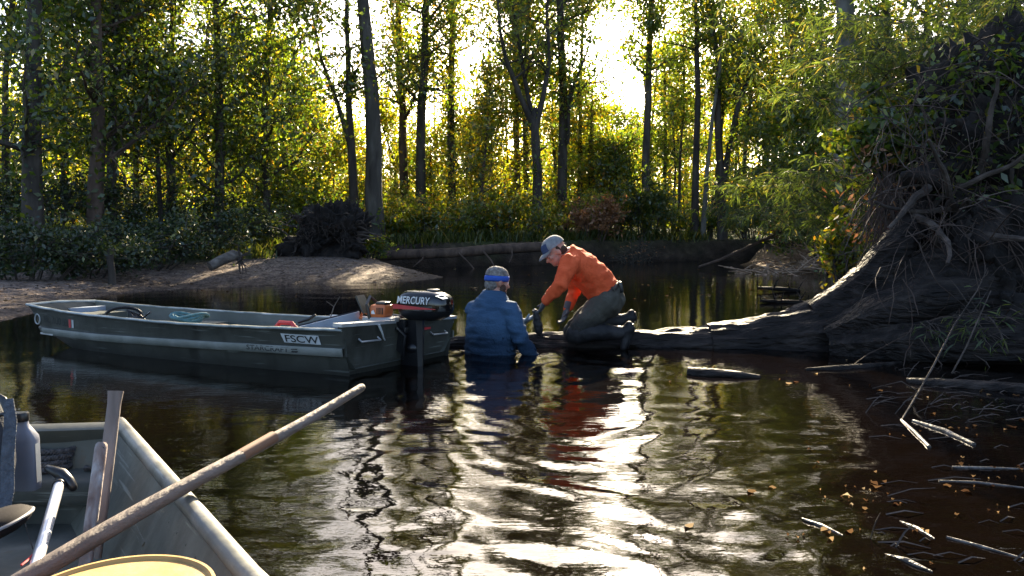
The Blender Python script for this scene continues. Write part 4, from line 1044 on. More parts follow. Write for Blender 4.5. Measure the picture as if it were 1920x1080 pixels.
# bow plate
A_, B_ = rs[-1], rf[-1]
mb.add(A_ + B_, [(i, i + 1, len(A_) + i + 1, len(A_) + i) for i in range(len(A_) - 1)])
hull = mb.build('hull', HULL, boat, angle=25)
# inner shell and floor
mb = MB()
for side in (-1, 1):
    rr_ = []
    for i in range(NST + 1):
        p, T_ = gun(side, i / NST); q = section(side, i / NST, .012)
        zc, _ = lerpz(i / NST); f = Vector(q[-1]); f.z = max(.045, zc + .03)
        rr_.append([q[0], q[2], Vector((q[-2].x, q[-2].y, max(q[-2].z, f.z + .01))), f + T_ * .02])
    mb.rings(rr_, False, False, closed=False)
    if side < 0: fl0 = [r[-1] for r in rr_]
    else: fl1 = [r[-1] for r in rr_]
mb.rings([[a, b_] for a, b_ in zip(fl0, fl1)], False, False, closed=False)
mb.build('inner_shell', HULLIN, boat, angle=25)
for side in (-1, 1):
    mb = MB(); P = []
    for i in range(NST + 1):
        p, T_ = gun(side, i / NST); jig = .0018 * math.sin(i * 2.3 + side); P.append(p + UPV * (.004 + jig) - T_ * .004)
    mb.tube(P, (.016), n=8, flat=.75, side=(0, 1, 0)); mb.build('gunwale', RIMM, boat)
mb = MB(); pa = gun(-1, 1)[0]; pb = gun(1, 1)[0]; mb.tube([pa, pa.lerp(pb, .5) + AX * .05 + UPV * .01, pb], .016, n=8); mb.build('gunwale', RIMM, boat)
for side in (-1, 1):
    mb = MB(); rr_ = []
    for i in range(int(NST * .97) + 1):
        q = section(side, i / NST); _, T_ = gun(side, i / NST); rr_.append([q[3] - T_ * .012 + UPV * .004, q[3] - T_ * .020 - UPV * .01, q[4] - T_ * .020 + UPV * .006, q[4] - T_ * .010 - UPV * .006])
    mb.rings(rr_); mb.build('strake', HULL if False else surf('strake_paint', [(.115, .12, .10), (.15, .156, .135), (.20, .205, .185)], 5, .5, .2, 15), boat, angle=60)
mb = MB()
q0 = section(-1, .955); q1 = section(-1, .985); q2 = section(-1, .90); Tn = gun(-1, .95)[1]
mb.rings([[q2[4] - Tn * .022 + UPV * .012, q2[4] - Tn * .022 - UPV * .004], [q1[4] - Tn * .022 + UPV * .014, q1[4] - Tn * .022 - UPV * .003]], False, False, closed=False)
mb.build('scraped_strip', BARE, boat)
# transom
TT = (FS - NS); TT.z = 0; TT.normalize(); OUT = Vector((TT.y, -TT.x, 0))
if OUT.dot(AX) > 0: OUT = -OUT
zt = .375
tN = Vector((NS.x, NS.y, zt)) - TT * .012 + OUT * .012; tF = Vector((FS.x, FS.y, .318)) + TT * .012 + OUT * .012
bN = section(-1, 0)[-1] + OUT * .012 - OUT * .07; bF = section(1, 0)[-1] + OUT * .012 - OUT * .07
mb = MB(); f0, f1 = .43, .66
def tp(u, v, o=0): 
    a = bN.lerp(bF, u).lerp(tN.lerp(tF, u), v); return a + OUT * o
pts = [tp(0, 0), tp(0, 1), tp(f0, 1), tp(f0 + .03, .88), tp(f1 - .03, .88), tp(f1, 1), tp(1, 1), tp(1, 0)]
mb.rings([pts, [p - OUT * .05 for p in pts]]); mb.build('transom', HULL, boat, smooth=False)
for u0, u1 in ((-.012, f0), (f1, 1.012)):
    mb = MB(); a, b_ = tp(u0, 1, .008), tp(u1, 1, .008); mb.rings([[a + UPV * .012, a - UPV * .012, a - OUT * .09 - UPV * .012, a - OUT * .09 + UPV * .012], [b_ + UPV * .012, b_ - UPV * .012, b_ - OUT * .09 - UPV * .012, b_ - OUT * .09 + UPV * .012]])
    mb.build('corner_cap', BARE, boat, smooth=False)
for u0, u1, v in ((.12, .28, .72), (.78, .93, .70)):
    mb = MB(); a, b_ = tp(u0, v), tp(u1, v); mb.tube([a + UPV * .02, a + OUT * .035, b_ + OUT * .035, b_ + UPV * .02], .007, n=6); mb.build('handle', BARE, boat)
mb = MB(); mb.tube([tp(.27, .98, .02), tp(.29, .86, .03), tp(.31, .74, .03), tp(.33, .70, .02)], [.010, .008, .006, .005], n=6); mb.build('strap', DECAL, boat)
mb = MB(); a = tp(.69, .80, .004); mb.add([a, a + TT * .10, a + TT * .10 + UPV * .03, a + UPV * .03], [(0, 1, 2, 3)]); mb.build('sticker', RED, boat)
mb = MB(); mb.tube([tp(.1, .98, -.02), tp(.1, 1.03, -.03)], .012, n=7); mb.build('cleat', BARE, boat)
mb = MB(); mb.box(tp(.86, 1, -.05) + UPV * .025, (.06, .03, .03), (TT, OUT, UPV), bevel=.008); mb.build('cleat', BARE, boat)
for s0, wd in ((.30, .26), (.58, .24), (.88, .30)):
    mb = MB(); rr_ = []
    for s in (s0, s0 + wd / 3.6):
        a = section(-1, s, .075)[2]; b_ = section(1, s, .075)[2]; a.z = b_.z = .205 if s0 < .8 else .27; rr_.append([a, b_, b_ - UPV * .17, a - UPV * .17])
    mb.rings(rr_); mb.build('bench', HULLIN, boat, smooth=False)
# lettering on the near side (the side's outward direction is -T)
def side_frame(s, z):
    q = section(-1, s); _, T_ = gun(-1, s)
    zc, zs = lerpz(s)
    k = (q[1].z - z) / max(1e-6, (q[1].z - q[2].z)) if z > zs + .012 else None
    p = q[1].lerp(q[2], k) if k is not None else q[3].lerp(q[4], (q[3].z - z) / max(1e-6, q[3].z - q[4].z))
    return p, T_
RT = -AX
def on_side(s, z, off):
    p, T_ = side_frame(s, z); return p - T_ * off
o_ = on_side(.145, .222, .006); r_ = on_side(.055, .222, .006) - o_; u_ = on_side(.145, .285, .006) - o_
mb = MB(); w_ = r_.length; r_n = r_.normalized(); mb.add([o_ - r_n * .0, o_ + r_n * w_, o_ + r_n * (w_ - .018) + u_ * 1.05, o_ - r_n * .03 + u_ * 1.05], [(0, 1, 2, 3)]); mb.build('decal', DECAL, boat)
text('FSCW', 'lettering', o_ + r_n * .008 + u_ * .1 - gun(-1, .1)[1] * .003, r_n, u_, w_ - .03, u_.length * .82, INK, boat, shear=-.12)
_, zs_ = lerpz(.17); o_ = on_side(.235, .155, .023); e_ = on_side(.105, .155, .023); r_n = (e_ - o_).normalized(); L_ = (e_ - o_).length
text('STARCRAFT', 'lettering', o_, r_n, UPV, L_ * .83, .036, INK, boat)
mb = MB()
for k in range(2):
    a = o_ + r_n * (L_ * .87) + UPV * (.002 + .02 * k); mb.add([a + r_n * .0, a + r_n * .055, a + r_n * .07 + UPV * .014, a + r_n * .015 + UPV * .014], [(0, 1, 2, 3)])
mb.build('emblem', INK, boat)
o_ = on_side(.955, .215, .006); e_ = on_side(.835, .20, .006); r_n = (e_ - o_).normalized(); L_ = (e_ - o_).length
text('NC 7130 BB', 'lettering', o_, r_n, UPV, L_, .07, surf('dull_ink', [(.018, .022, .02), (.03, .034, .03)], 20, .6), boat)
for mt, s0, s1 in ((RED, .828, .818), (DECAL, .815, .806)):
    a, b_ = on_side(s0, .195, .006), on_side(s1, .195, .006); mb = MB(); mb.add([a, b_, b_ + UPV * .075, a + UPV * .075], [(0, 1, 2, 3)]); mb.build('sticker', mt, boat)
mb = MB(); c_ = on_side(.985, .24, .008); mb.tube([c_ + AX * (.035 * math.cos(t)) + UPV * (.045 * math.sin(t)) for t in np.linspace(0, 6.283, 15)], .006, n=5); mb.build('emblem', DECAL, boat)

# outboard motor
TR = tp((f0 + f1) / 2, .9)
mot = empty('outboard_motor', TR + OUT * .12); tag(mot, 'black outboard motor with red stripe and white lettering on the boat transom', 'outboard motor')
MD = (OUT + TT * .10).normalized(); MS = Vector((MD.y, -MD.x, 0))   # MS points towards the camera side
if MS.y > 0: MS = -MS
def mp_(a, s, z): return TR + MD * a + MS * s + UPV * z
# cowl: superellipse sections along height
def cowl_ring(z, a0, a1, hw, p=3.2, n=28):
    ca, ra = (a0 + a1) / 2, (a1 - a0) / 2; ring = []
    for j in range(n):
        t = 2 * math.pi * j / n; c_, s_ = math.cos(t), math.sin(t)
        ring.append(mp_(ca + ra * math.copysign(abs(c_) ** (2 / p), c_), hw * math.copysign(abs(s_) ** (2 / p), s_), z))
    return ring
Z0 = .138
mb = MB(); mb.rings([cowl_ring(Z0 - .075, .02, .30, .08), cowl_ring(Z0 - .05, -.03, .36, .105), cowl_ring(Z0 - .02, -.045, .385, .118), cowl_ring(Z0, -.05, .39, .122)]); mb.build('lower_cowl', BLACK, mot)
mb = MB(); mb.rings([cowl_ring(Z0 + .002, -.052, .392, .124), cowl_ring(Z0 + .04, -.05, .395, .125), cowl_ring(Z0 + .09, -.045, .39, .122), cowl_ring(Z0 + .115, -.03, .365, .112), cowl_ring(Z0 + .135, .0, .32, .095), cowl_ring(Z0 + .146, .04, .28, .07)]); mb.build('cowl', BLACKG, mot)
mb = MB(); mb.rings([cowl_ring(Z0 + .143, .20, .29, .05), cowl_ring(Z0 + .158, .205, .285, .045), cowl_ring(Z0 + .162, .22, .27, .03)]); mb.build('starter_handle', BLACK, mot)
a0, a1 = -.005, .335
text('MERCURY', 'lettering', mp_(a0, .1275, Z0 + .052), MD, UPV, a1 - a0 - .03, .056, WHITE, mot, shear=.25)
mb = MB(); up_ = []; lo_ = []
for t in np.linspace(0, 1, 14):
    a = -.045 + .40 * t; up_.append(mp_(a, .1268, Z0 + .045 - .022 * t)); lo_.append(mp_(a, .1268, Z0 + .008 + .012 * t * t))
n_ = len(up_); mb.add(up_ + lo_, [(i, i + 1, n_ + i + 1, n_ + i) for i in range(n_ - 1)]); mb.build('stripe', RED, mot)
mb = MB(); mb.add([mp_(.33, .10, Z0 + .118), mp_(.39, .085, Z0 + .095), mp_(.392, .02, Z0 + .098), mp_(.345, .03, Z0 + .128)], [(0, 1, 2, 3)]); mb.build('badge', WHITE, mot)
mb = MB(); mb.rings([[mp_(a, s * q, z) for a, s in ((-.04, -1), (.12, -1), (.14, 0), (.12, 1), (-.04, 1))] for z, q in ((.06, .055), (-.08, .05), (-.20, .042), (-.33, .035))]); mb.build('midsection', BLACK, mot)
mb = MB(); mb.ell(mp_(.06, 0, -.16), (.075, .07, .05), (MD, MS, UPV)); mb.build('exhaust_housing', BLACK, mot)
mb = MB()
for s in (-.09, .09): mb.rings([[mp_(-.075, s - .01, .03), mp_(-.075, s + .01, .03), mp_(.05, s + .01, .06), mp_(.05, s - .01, .06)], [mp_(-.06, s - .01, -.16), mp_(-.06, s + .01, -.16), mp_(.03, s + .01, -.22), mp_(.03, s - .01, -.22)]])
mb.box(mp_(.02, 0, -.02), (.06, .2, .05), (MD, MS, UPV), bevel=.01); mb.build('clamp_bracket', BLACK, mot)
mb = MB(); mb.tube([mp_(.0, -.1, .045), mp_(-.18, -.09, .06), mp_(-.42, -.1, .075), mp_(-.52, -.1, .08)], [.02, .016, .018, .02], n=8); mb.build('tiller', BLACK, mot)
mb = MB(); mb.tube([mp_(-.07, .12, -.02), mp_(.0, .13, .0), mp_(.05, .10, -.06), mp_(.02, .09, -.16)], .014, n=7); mb.build('hose', BLACK, mot)
mb = MB(); mb.rings([[mp_(-.05, -.01, -.32), mp_(-.05, .01, -.32), mp_(.23, .012, -.335), mp_(.23, -.012, -.335)], [mp_(-.05, -.01, -.30), mp_(-.05, .01, -.30), mp_(.22, .012, -.315), mp_(.22, -.012, -.315)]])
mb.ell(mp_(.06, 0, -.43), (.2, .045, .05), (MD, MS, UPV)); mb.build('gearcase', BLACK, mot)

# chainsaw sitting on the stern bench
cs = empty('chainsaw', W(715, 588, 5.95)); tag(cs, 'orange chainsaw with dark handles lying in the boat beside the motor', 'chainsaw')
cc = W(715, 580, 5.95); E1 = Vector((.93, -.35, 0)).normalized(); E2 = Vector((-.35, -.93, 0)).normalized()
mb = MB(); mb.box(cc - UPV * .01, (.15, .15, .105), (E1, E2, (UPV + E1 * .08).normalized()), bevel=.03); mb.build('engine_cover', ORANGEP, cs)
mb = MB(); mb.box(cc - UPV * .09, (.26, .17, .07), (E1, E2, UPV), bevel=.02); mb.build('body', surf('saw_body', [(.25, .25, .24), (.36, .36, .35)], 9, .5), cs)
mb = MB(); mb.tube([cc + E1 * -.06 + E2 * .07 - UPV * .08, cc + E1 * -.08 + E2 * .08 + UPV * .04, cc + E1 * -.10 + UPV * .095, cc + E1 * -.08 - E2 * .08 + UPV * .04, cc - E2 * .09 - E1 * .06 - UPV * .06], .013, n=8); mb.build('front_handle', BLACK, cs)
mb = MB(); mb.rings([[cc - E1 * .115 + E2 * s + UPV * (-.03), cc - E1 * .125 + E2 * s + UPV * (-.03), cc - E1 * .20 + E2 * s * .8 + UPV * .10, cc - E1 * .185 + E2 * s * .8 + UPV * .105] for s in (-.07, .07)]); mb.build('hand_guard', BLACK, cs)
mb = MB(); mb.box(cc + UPV * .048 + E1 * .02, (.09, .10, .03), (E1, E2, (UPV + E1 * .08).normalized()), bevel=.012); mb.build('filter_cap', BLACK, cs)
for k in range(5):
    mb = MB(); mb.box(cc + E2 * .0745 + E1 * (.005 + .012 * k) + UPV * -.005, (.005, .008, .05), (E1, E2, UPV)); mb.build('cooling_slot', BLACK, cs)
mb = MB(); mb.tube([cc - E1 * .05 - UPV * .06, cc - E1 * .16 - UPV * .02, cc - E1 * .19 - UPV * .07, cc - E1 * .06 - UPV * .11], .016, n=8); mb.build('rear_handle', ORANGEP, cs)
mb = MB(); a = cc + E2 * .0765 - UPV * .03 - E1 * .045; mb.add([a, a + E1 * .035, a + E1 * .02 + UPV * .03, a + E1 * .002 + UPV * .022], [(0, 1, 2, 3)]); mb.build('emblem', WHITE, cs)
mb = MB(); mb.box(cc + E1 * -.3 - E2 * .05 - UPV * .1, (.4, .006, .07), (E1, E2, UPV), bevel=.002); mb.build('guide_bar', BARE, cs)

# cargo
mb = MB(); pA, pB = W(560, 612, 5.75), W(672, 592, 6.05); d_ = (pB - pA); wv = Vector((.2, .02, -.06))
t_ = empty('board', pA); tag(t_, 'sloping blue grey board propped in the boat left of the chainsaw', 'board')
up0 = Vector((0, 0, 1)); nrm = d_.cross(up0).normalized()
mb.rings([[pA - up0 * .10, pA + up0 * .0, pA + nrm * .02, pA + nrm * .02 - up0 * .1], [pB - up0 * .12, pB + up0 * .035, pB + up0 * .035 + nrm * .02, pB - up0 * .12 + nrm * .02]]); mb.build('panel', BLUEG, t_, smooth=False)
mb = MB(); mb.tube([pA + up0 * .004 - nrm * .004, pB + up0 * .04 - nrm * .004], .006, n=5); mb.build('edge_trim', BLACK, t_)
can = empty('fuel_can', W(535, 612, 6.0)); tag(can, 'red plastic fuel can lying in the boat, its handle above the rim', 'fuel can')
c_ = W(536, 616, 6.0); mb = MB(); mb.box(c_ - UPV * .10, (.26, .18, .2), (AX, TT, UPV), bevel=.045); mb.build('tank', RED, can)
mb = MB(); mb.tube([c_ + AX * .11 - UPV * .01, c_ + AX * .06 + UPV * .045, c_ - AX * .06 + UPV * .045, c_ - AX * .11 - UPV * .01], [.022, .018, .018, .022], n=8); mb.build('handle', RED, can)
whl = empty('wire_basket', W(235, 590, 6.9)); tag(whl, 'round dark hoop and a tilted wire rack in the bow of the green boat', 'wire basket')
hc = W(232, 592, 6.9); mb = MB(); mb.tube([hc + Vector((.14 * math.cos(t), .05 * math.cos(t), .075 * math.sin(t))) for t in np.linspace(0, 6.283, 22)], .014, n=7); mb.build('hoop', BLACK, whl)
for k in range(5):
    a = W(238 + 6 * k, 582 + 2 * k, 6.9); mb = MB(); mb.tube([a, W(255 + 4.5 * k, 596 + 1.5 * k, 6.85)], .006, n=5); mb.build('wire', BLACK, whl)
for q in ((238, 581, 262, 590), (252, 597, 275, 603), (240, 583, 255, 600), (262, 590, 274, 602), (268, 596, 282, 585)):
    mb = MB(); mb.tube([W(q[0], q[1], 6.88), W(q[2], q[3], 6.84)], .009, n=5); mb.build('wire', BLACK, whl)
mb = MB(); a, b_ = W(128, 584, 7.3), W(182, 581, 7.35); mb.rings([[a - UPV * .06, a + UPV * .03, a + UPV * .03 + Vector((.02, .12, 0)), a + Vector((.02, .12, -.06))], [b_ - UPV * .06, b_ + UPV * .03, b_ + UPV * .03 + Vector((.02, .12, 0)), b_ + Vector((.02, .12, -.06))]]); tag(mb.build('white_box', BLUEG, smooth=False), 'pale blue box lid in the bow of the green boat', 'box')
bg_ = empty('rope_bundle', W(360, 602, 6.4)); tag(bg_, 'teal rope bundle amidships in the green boat', 'rope')
rng = np.random.RandomState(3)
for k in range(4):
    mb = MB(); c_ = W(356, 606, 6.4); mb.tube([c_ + Vector(((.10 + .02 * k) * math.cos(t), .06 * math.sin(t), .03 + .012 * k + .02 * math.sin(t * 2 + k))) for t in np.linspace(0, 6.283, 18)], .011, n=6); mb.build('coil', surf('teal_rope', [(.05, .12, .14), (.09, .2, .22)], 40, .8), bg_)
mb = MB(); pts = []
for i in range(7):
    for j in range(3): pts.append(W(378 + 13 * i, 607 + .6 * i + rng.uniform(-1.5, 1.5), 6.1 + .12 * j))
mb.add(pts, [(i * 3 + j, i * 3 + j + 1, (i + 1) * 3 + j + 1, (i + 1) * 3 + j) for i in range(6) for j in range(2)])
sh_ = mb.build('tarpaulin', TAN); md = sh_.modifiers.new('s', 'SOLIDIFY'); md.thickness = .02
tag(sh_, 'folded tan sheet amidships in the green boat', 'tarpaulin')
mb = MB(); mb.tube([W(560, 604, 5.95), W(580, 598, 5.9), W(592, 590, 5.9)], [.012, .014, .01], n=6); tag(mb.build('tool_handle', BLACK), 'dark tool handle between the red can and the blue grey board', 'tool')
tw = empty('twig', W(620, 592, 6.1)); tag(tw, 'forked bare twig sticking up behind the blue grey board', 'twig')
mb = MB(); mb.tube([W(620, 594, 6.1), W(626, 575, 6.1), W(637, 556, 6.1)], [.005, .004, .002], n=5); mb.tube([W(626, 575, 6.1), W(612, 565, 6.1)], [.003, .002], n=4); mb.build('stem', DRIFT, tw)

# ------------------------------------------------------------------ the near boat
NZ = .34
OLD = weathered('old_hull_paint', [(.062, .064, .052), (.088, .09, .074), (.122, .122, .104)], 4, .6, .1, False)
OLDD = weathered('old_deck_paint', [(.04, .043, .037), (.066, .069, .06), (.11, .11, .096)], 6, .65, .05, False)
nb = empty('near_boat', (-1.5, 2.0, 0)); tag(nb, 'corner of the worn olive boat the photo is taken from, at the lower left', 'boat')
gA, gB, gC = Z(-140, 802, NZ), Z(224, 798, NZ), Z(468, 1086, NZ)
gD = gC + (gC - gB) * 1.3 + Vector((.12, 0, 0)); gA2 = gA + Vector((-.8, -.15, 0)); gA3 = gA2 + Vector((-.5, -3.0, 0))
RV = (gC - gB).normalized(); IN = Vector((RV.y, -RV.x, 0))
if IN.x > 0: IN = -IN
DZ = .205
# outer skin + inner skin + floor
mb = MB()
outer = [gA2, gA, gB, gC, gD]
mb.rings([[p, p - UPV * .2 + (Vector((0, -.10, 0)) if k < 2 else IN * .10), p - UPV * .45 + (Vector((0, -.2, 0)) if k < 2 else IN * .22)] for k, p in enumerate(outer)], False, False, closed=False)
mb.build('hull', OLD, nb, angle=20)
mb = MB()
inn = [gA2 + Vector((0, -.012, 0)), gA + Vector((0, -.012, 0)), gB + Vector((-.01, -.012, 0)) + IN * .006, gC + IN * .012, gD + IN * .012]
mb.rings([[p - UPV * .004, p - UPV * .30 + (Vector((0, -.05, 0)) if k < 3 else Vector((0, 0, 0))) + (IN * .13 if k > 1 else Vector((0, 0, 0)))] for k, p in enumerate(inn)], False, False, closed=False)
mb.build('inner_side', OLD, nb, angle=20)
mb = MB(); f_ = [gA2 + Vector((0, -.05, 0)), gB + Vector((0, -.05, 0)), gD, gD + Vector((-2.2, -.4, 0)), gA3]
mb.add([Vector((p.x, p.y, .045)) for p in f_], [tuple(range(len(f_)))]); mb.build('floor', OLDD, nb)
# bow end cap: flat plate on top of the end wall
mb = MB(); e0, e1 = gA2, gB
mb.rings([[e + Vector((0, .012, .012)), e + Vector((0, .012, -.045)), e + Vector((0, -.02, -.05)), e + Vector((0, -.05, .0)), e + Vector((0, -.03, .012))] for e in (e0, e1)]); mb.build('end_rail', OLD, nb)
# round gunwale on the right side
mb = MB(); P = [gB.lerp(gC, t) + UPV * .008 for t in np.linspace(0, 1, 20)] + [gC.lerp(gD, t) + UPV * .008 for t in np.linspace(.08, 1, 12)]; mb.tube(P, .024, n=12); mb.build('gunwale', weathered('worn_gunwale', [(.085, .088, .076), (.125, .128, .112), (.20, .2, .185)], 7, .5, .1, False, amount=.7), nb)
mb = MB(); P = [gB.lerp(gC, t) - UPV * .035 + IN * .014 for t in np.linspace(.02, 1, 12)]; mb.tube(P, .007, n=6); mb.build('weld_seam', OLD, nb)
mb = MB(); P = [gB.lerp(gC, t) - UPV * (.11 + .06 * t) + IN * (.055 + .03 * t) for t in np.linspace(.05, .55, 6)]; mb.tube(P, .010, n=6); mb.build('brace', OLD, nb)
mb = MB()
for t in np.linspace(.04, .98, 17):
    p_ = gB.lerp(gC, t) - UPV * .052 + IN * .032; mb.ell(p_, (.0055, .0055, .0055), n=8, m=5)
    p_ = gB.lerp(gC, t) - UPV * .235 + IN * .113; mb.ell(p_, (.0055, .0055, .0055), n=8, m=5)
o = mb.build('rivets', BARE if False else OLD, nb); o['kind'] = 'stuff'
# deck with rounded front edge and riser
yb = gB.y - .03; yf = Z(130, 905, DZ).y
xr = gB.x + .02; xl = gA2.x
fe = [(yb, DZ), (yf + .02, DZ), (yf + .006, DZ - .006), (yf, DZ - .02), (yf - .004, DZ - .06), (yf + .01, DZ - .085), (yf + .03, DZ - .09)]
def xr_at(y): 
    t = (y - gB.y) / (gC.y - gB.y); return gB.x + (gC.x - gB.x) * t + IN.x * .07
mb = MB(); mb.rings([[Vector((xl, y, z)) for y, z in fe], [Vector((xr_at(y) - .02, y, z)) for y, z in fe]], False, False, closed=False); mb.build('deck', OLDD, nb, angle=50)
mb = MB(); mb.add([Vector((xl, yf + .03, DZ - .085)), Vector((xr_at(yf) - .06, yf + .03, DZ - .085)), Vector((xr_at(yf) - .08, yf + .05, .04)), Vector((xl, yf + .05, .04))], [(0, 1, 2, 3)]); mb.build('riser', OLDD, nb)

# oil bottle
GP = surf('grey_plastic', [(.17, .18, .22), (.20, .21, .25)], 5, .45, .05, 40)
bo = empty('oil_bottle', Z(48, 920, DZ)); tag(bo, 'grey plastic oil bottle with black cap standing on the near boat deck', 'bottle')
bp0 = Z(50, 918, DZ); bw = 25 / FPX * bp0.y; bh = (918 - 784) / FPX * bp0.y
def bring(z, k, dx=0.0): return [bp0 + Vector((dx + bw * k * math.copysign(abs(math.cos(t)) ** .55, math.cos(t)), .62 * bw * k * math.copysign(abs(math.sin(t)) ** .55, math.sin(t)), z)) for t in np.linspace(0, 6.283, 29)[:-1]]
mb = MB(); mb.rings([bring(.002, .93), bring(.008, .99), bring(bh * .72, 1), bring(bh * .78, .97), bring(bh * .90, .62, -.004), bring(bh * .95, .45, -.004), bring(bh, .42, -.004)]); mb.build('body', GP, bo)
mb = MB(); mb.lathe(bp0 + Vector((-.004, 0, bh)), [(bw * .48, 0), (bw * .5, .004), (bw * .5, .024), (bw * .44, .028)], n=20); mb.build('cap', BLACK, bo)
mb = MB(); mb.add([bp0 + Vector((bw * 1.006, -.3 * bw, bh * .12)), bp0 + Vector((bw * 1.006, .3 * bw, bh * .12)), bp0 + Vector((bw * 1.006, .3 * bw, bh * .68)), bp0 + Vector((bw * 1.006, -.3 * bw, bh * .68))], [(0, 1, 2, 3)]); mb.build('label', DECAL, bo)
# rope coil
ROPE = surf('dark_rope', [(.03, .028, .028), (.07, .065, .065), (.12, .115, .115)], 60, .85, .6, 80)
rc = empty('rope_coil', Z(95, 880, DZ)); tag(rc, 'dark twisted rope coiled on the deck right of the oil bottle', 'rope')
for k in range(4):
    mb0 = Z(88, 880, DZ) + Vector((.01 * k - .02, .015 * k, .012 + .017 * k)); mb = MB()
    for ph in (0, 2.09, 4.19):
        pts = []
        for t in np.linspace(0, 6.283, 60):
            R_ = .085 - .006 * k; a = t * 14 + ph; pts.append(mb0 + Vector((math.cos(t) * (R_ + .006 * math.cos(a)), math.sin(t) * .75 * (R_ + .006 * math.cos(a)), .006 * math.sin(a))))
        mb.tube(pts, .0065, n=5)
    mb.build('strand', ROPE, rc)
mb = MB(); mb.tube([Z(118, 885, DZ) + UPV * .01, Z(150, 868, DZ) + UPV * .01, Z(178, 872, DZ) + UPV * .01, Z(180, 885, DZ) + UPV * .012, Z(160, 884, DZ) + UPV * .012], .011, n=6); mb.build('loose_end', ROPE, rc)
# paddles and poles
OW = surf('weathered_wood', [(.11, .088, .076), (.19, .155, .138), (.27, .23, .21)], 14, .8, .5, 30, stretch=(1, 1, .12))
OWP = surf('flaking_painted_wood', [(.13, .08, .065), (.22, .17, .155), (.40, .39, .39)], 30, .85, .8, 40, stretch=(1, 1, .3))
def flatbar(mb, pts, ws, th, side=(1, 0, 0)):
    rs_ = []
    for p, w in zip(pts, ws):
        t = (pts[-1] - pts[0]).normalized(); s_ = Vector(side); s_ = (s_ - t * t.dot(s_)).normalized(); n_ = t.cross(s_); ring = []
        for a in np.linspace(0, 6.283, 17)[:-1]:
            c_, q_ = math.cos(a), math.sin(a); ring.append(p + s_ * (w * math.copysign(abs(c_) ** .6, c_)) + n_ * (th * math.copysign(abs(q_) ** .6, q_)))
        rs_.append(ring)
    mb.rings(rs_)
pd = empty('paddle', W(195, 1000, 2.1)); tag(pd, 'taller weathered wooden paddle shaft with flared end leaning on the near boat', 'paddle')
a, b_ = W(217, 733, 2.28), W(184, 1012, 2.16); mb = MB(); k_ = 2.25 / FPX
flatbar(mb, [a, a.lerp(b_, .03), a.lerp(b_, .09), a.lerp(b_, .3), a.lerp(b_, .6), b_, b_ + (b_ - a) * .12], [14.5 * k_, 13.5 * k_, 12 * k_, 12.5 * k_, 12 * k_, 10 * k_, 9 * k_], .011); mb.build('shaft', OW, pd)
pd = empty('paddle', W(170, 1020, 2.0)); tag(pd, 'shorter paddle shaft with flaking paint and a hole, in front of the taller one', 'paddle')
a, b_ = W(191, 829, 2.15), W(164, 1030, 2.05); mb = MB(); k_ = 2.1 / FPX
flatbar(mb, [a, a.lerp(b_, .02), a.lerp(b_, .06), a.lerp(b_, .4), b_, b_ + (b_ - a) * .2], [6 * k_, 10 * k_, 11.5 * k_, 11.5 * k_, 12 * k_, 12 * k_], .010); mb.build('shaft', OWP, pd)
mb = MB(); h_ = W(192.5, 841, 2.138); mb.lathe(h_ + Vector((0, -.0005, 0)), [(.006, 0), (.006, .002), (.0042, .002)], (Vector((1, 0, 0)), Vector((0, .1, 1)).normalized(), Vector((0, -1, .1)).normalized()), n=12); mb.build('hole_rim', BLACK, pd)
# long pole across the gunwale
k0 = None
oar = empty('oar', W(300, 950, 2.0)); tag(oar, 'long round wooden oar shaft resting across the gunwale of the near boat', 'oar')
pc_ = Z(333, 923, NZ + .05); a = W(97, 1058, 1.60); dd_ = pc_ - a; a = a - dd_ * .25; dd_ = dd_ * 1.25
b_ = min((a + dd_ * (k * .01) for k in range(100, 900)), key=lambda p_: abs(960 + FPX * p_.x / (p_ - _O).dot(_F) - 678))
print('oar tip', b_, 540 - FPX * (b_ - _O).dot(_U) / (b_ - _O).dot(_F))
POLE = surf('pole_wood', [(.07, .052, .042), (.125, .097, .08), (.18, .145, .125)], 9, .7, .4, 60, stretch=(1, .15, 1))
mb = MB(); ts_ = np.linspace(0, 1, 16); mb.tube([a.lerp(b_, t) + UPV * (.006 * math.sin(t * 6)) for t in ts_], [.0215 - .0 * t - .0085 * max(0, t - .15) for t in ts_], n=14, round_ends=True); mb.build('shaft', POLE, oar)
mb = MB(); mb.tube([a.lerp(b_, .53), a.lerp(b_, .64)], .0186, n=12); mb.build('worn_band', surf('rust_wood', [(.12, .06, .035), (.2, .1, .055)], 12, .7), oar)
# T handle
th = empty('hand_pump', W(95, 960, 2.0)); tag(th, 'aluminium shaft with black T grip leaning on the near boat deck', 'T handle')
a, b_ = W(112, 905, 2.22), W(66, 1066, 1.8); mb = MB(); mb.tube([a, b_, b_ + (b_ - a) * .5], .0145, n=14); mb.build('shaft', surf('polished_aluminium', [(.6, .6, .63), (.72, .72, .74)], 6, .3, metal=.6), th)
mb = MB(); u_ = (a - b_).normalized(); mb.tube([a - u_ * .02, a + u_ * .02], [.0185, .017], n=12)
g0 = a + u_ * .022; mb.tube([g0 + Vector((-.042, .01, .030)), g0 + Vector((-.02, .0, .026)), g0 + Vector((.004, 0, .016)), g0 + Vector((.03, -.01, -.002)), g0 + Vector((.042, -.012, -.02))], [.011, .014, .018, .016, .013], n=10, round_ends=True); mb.build('grip', BLACK, th)
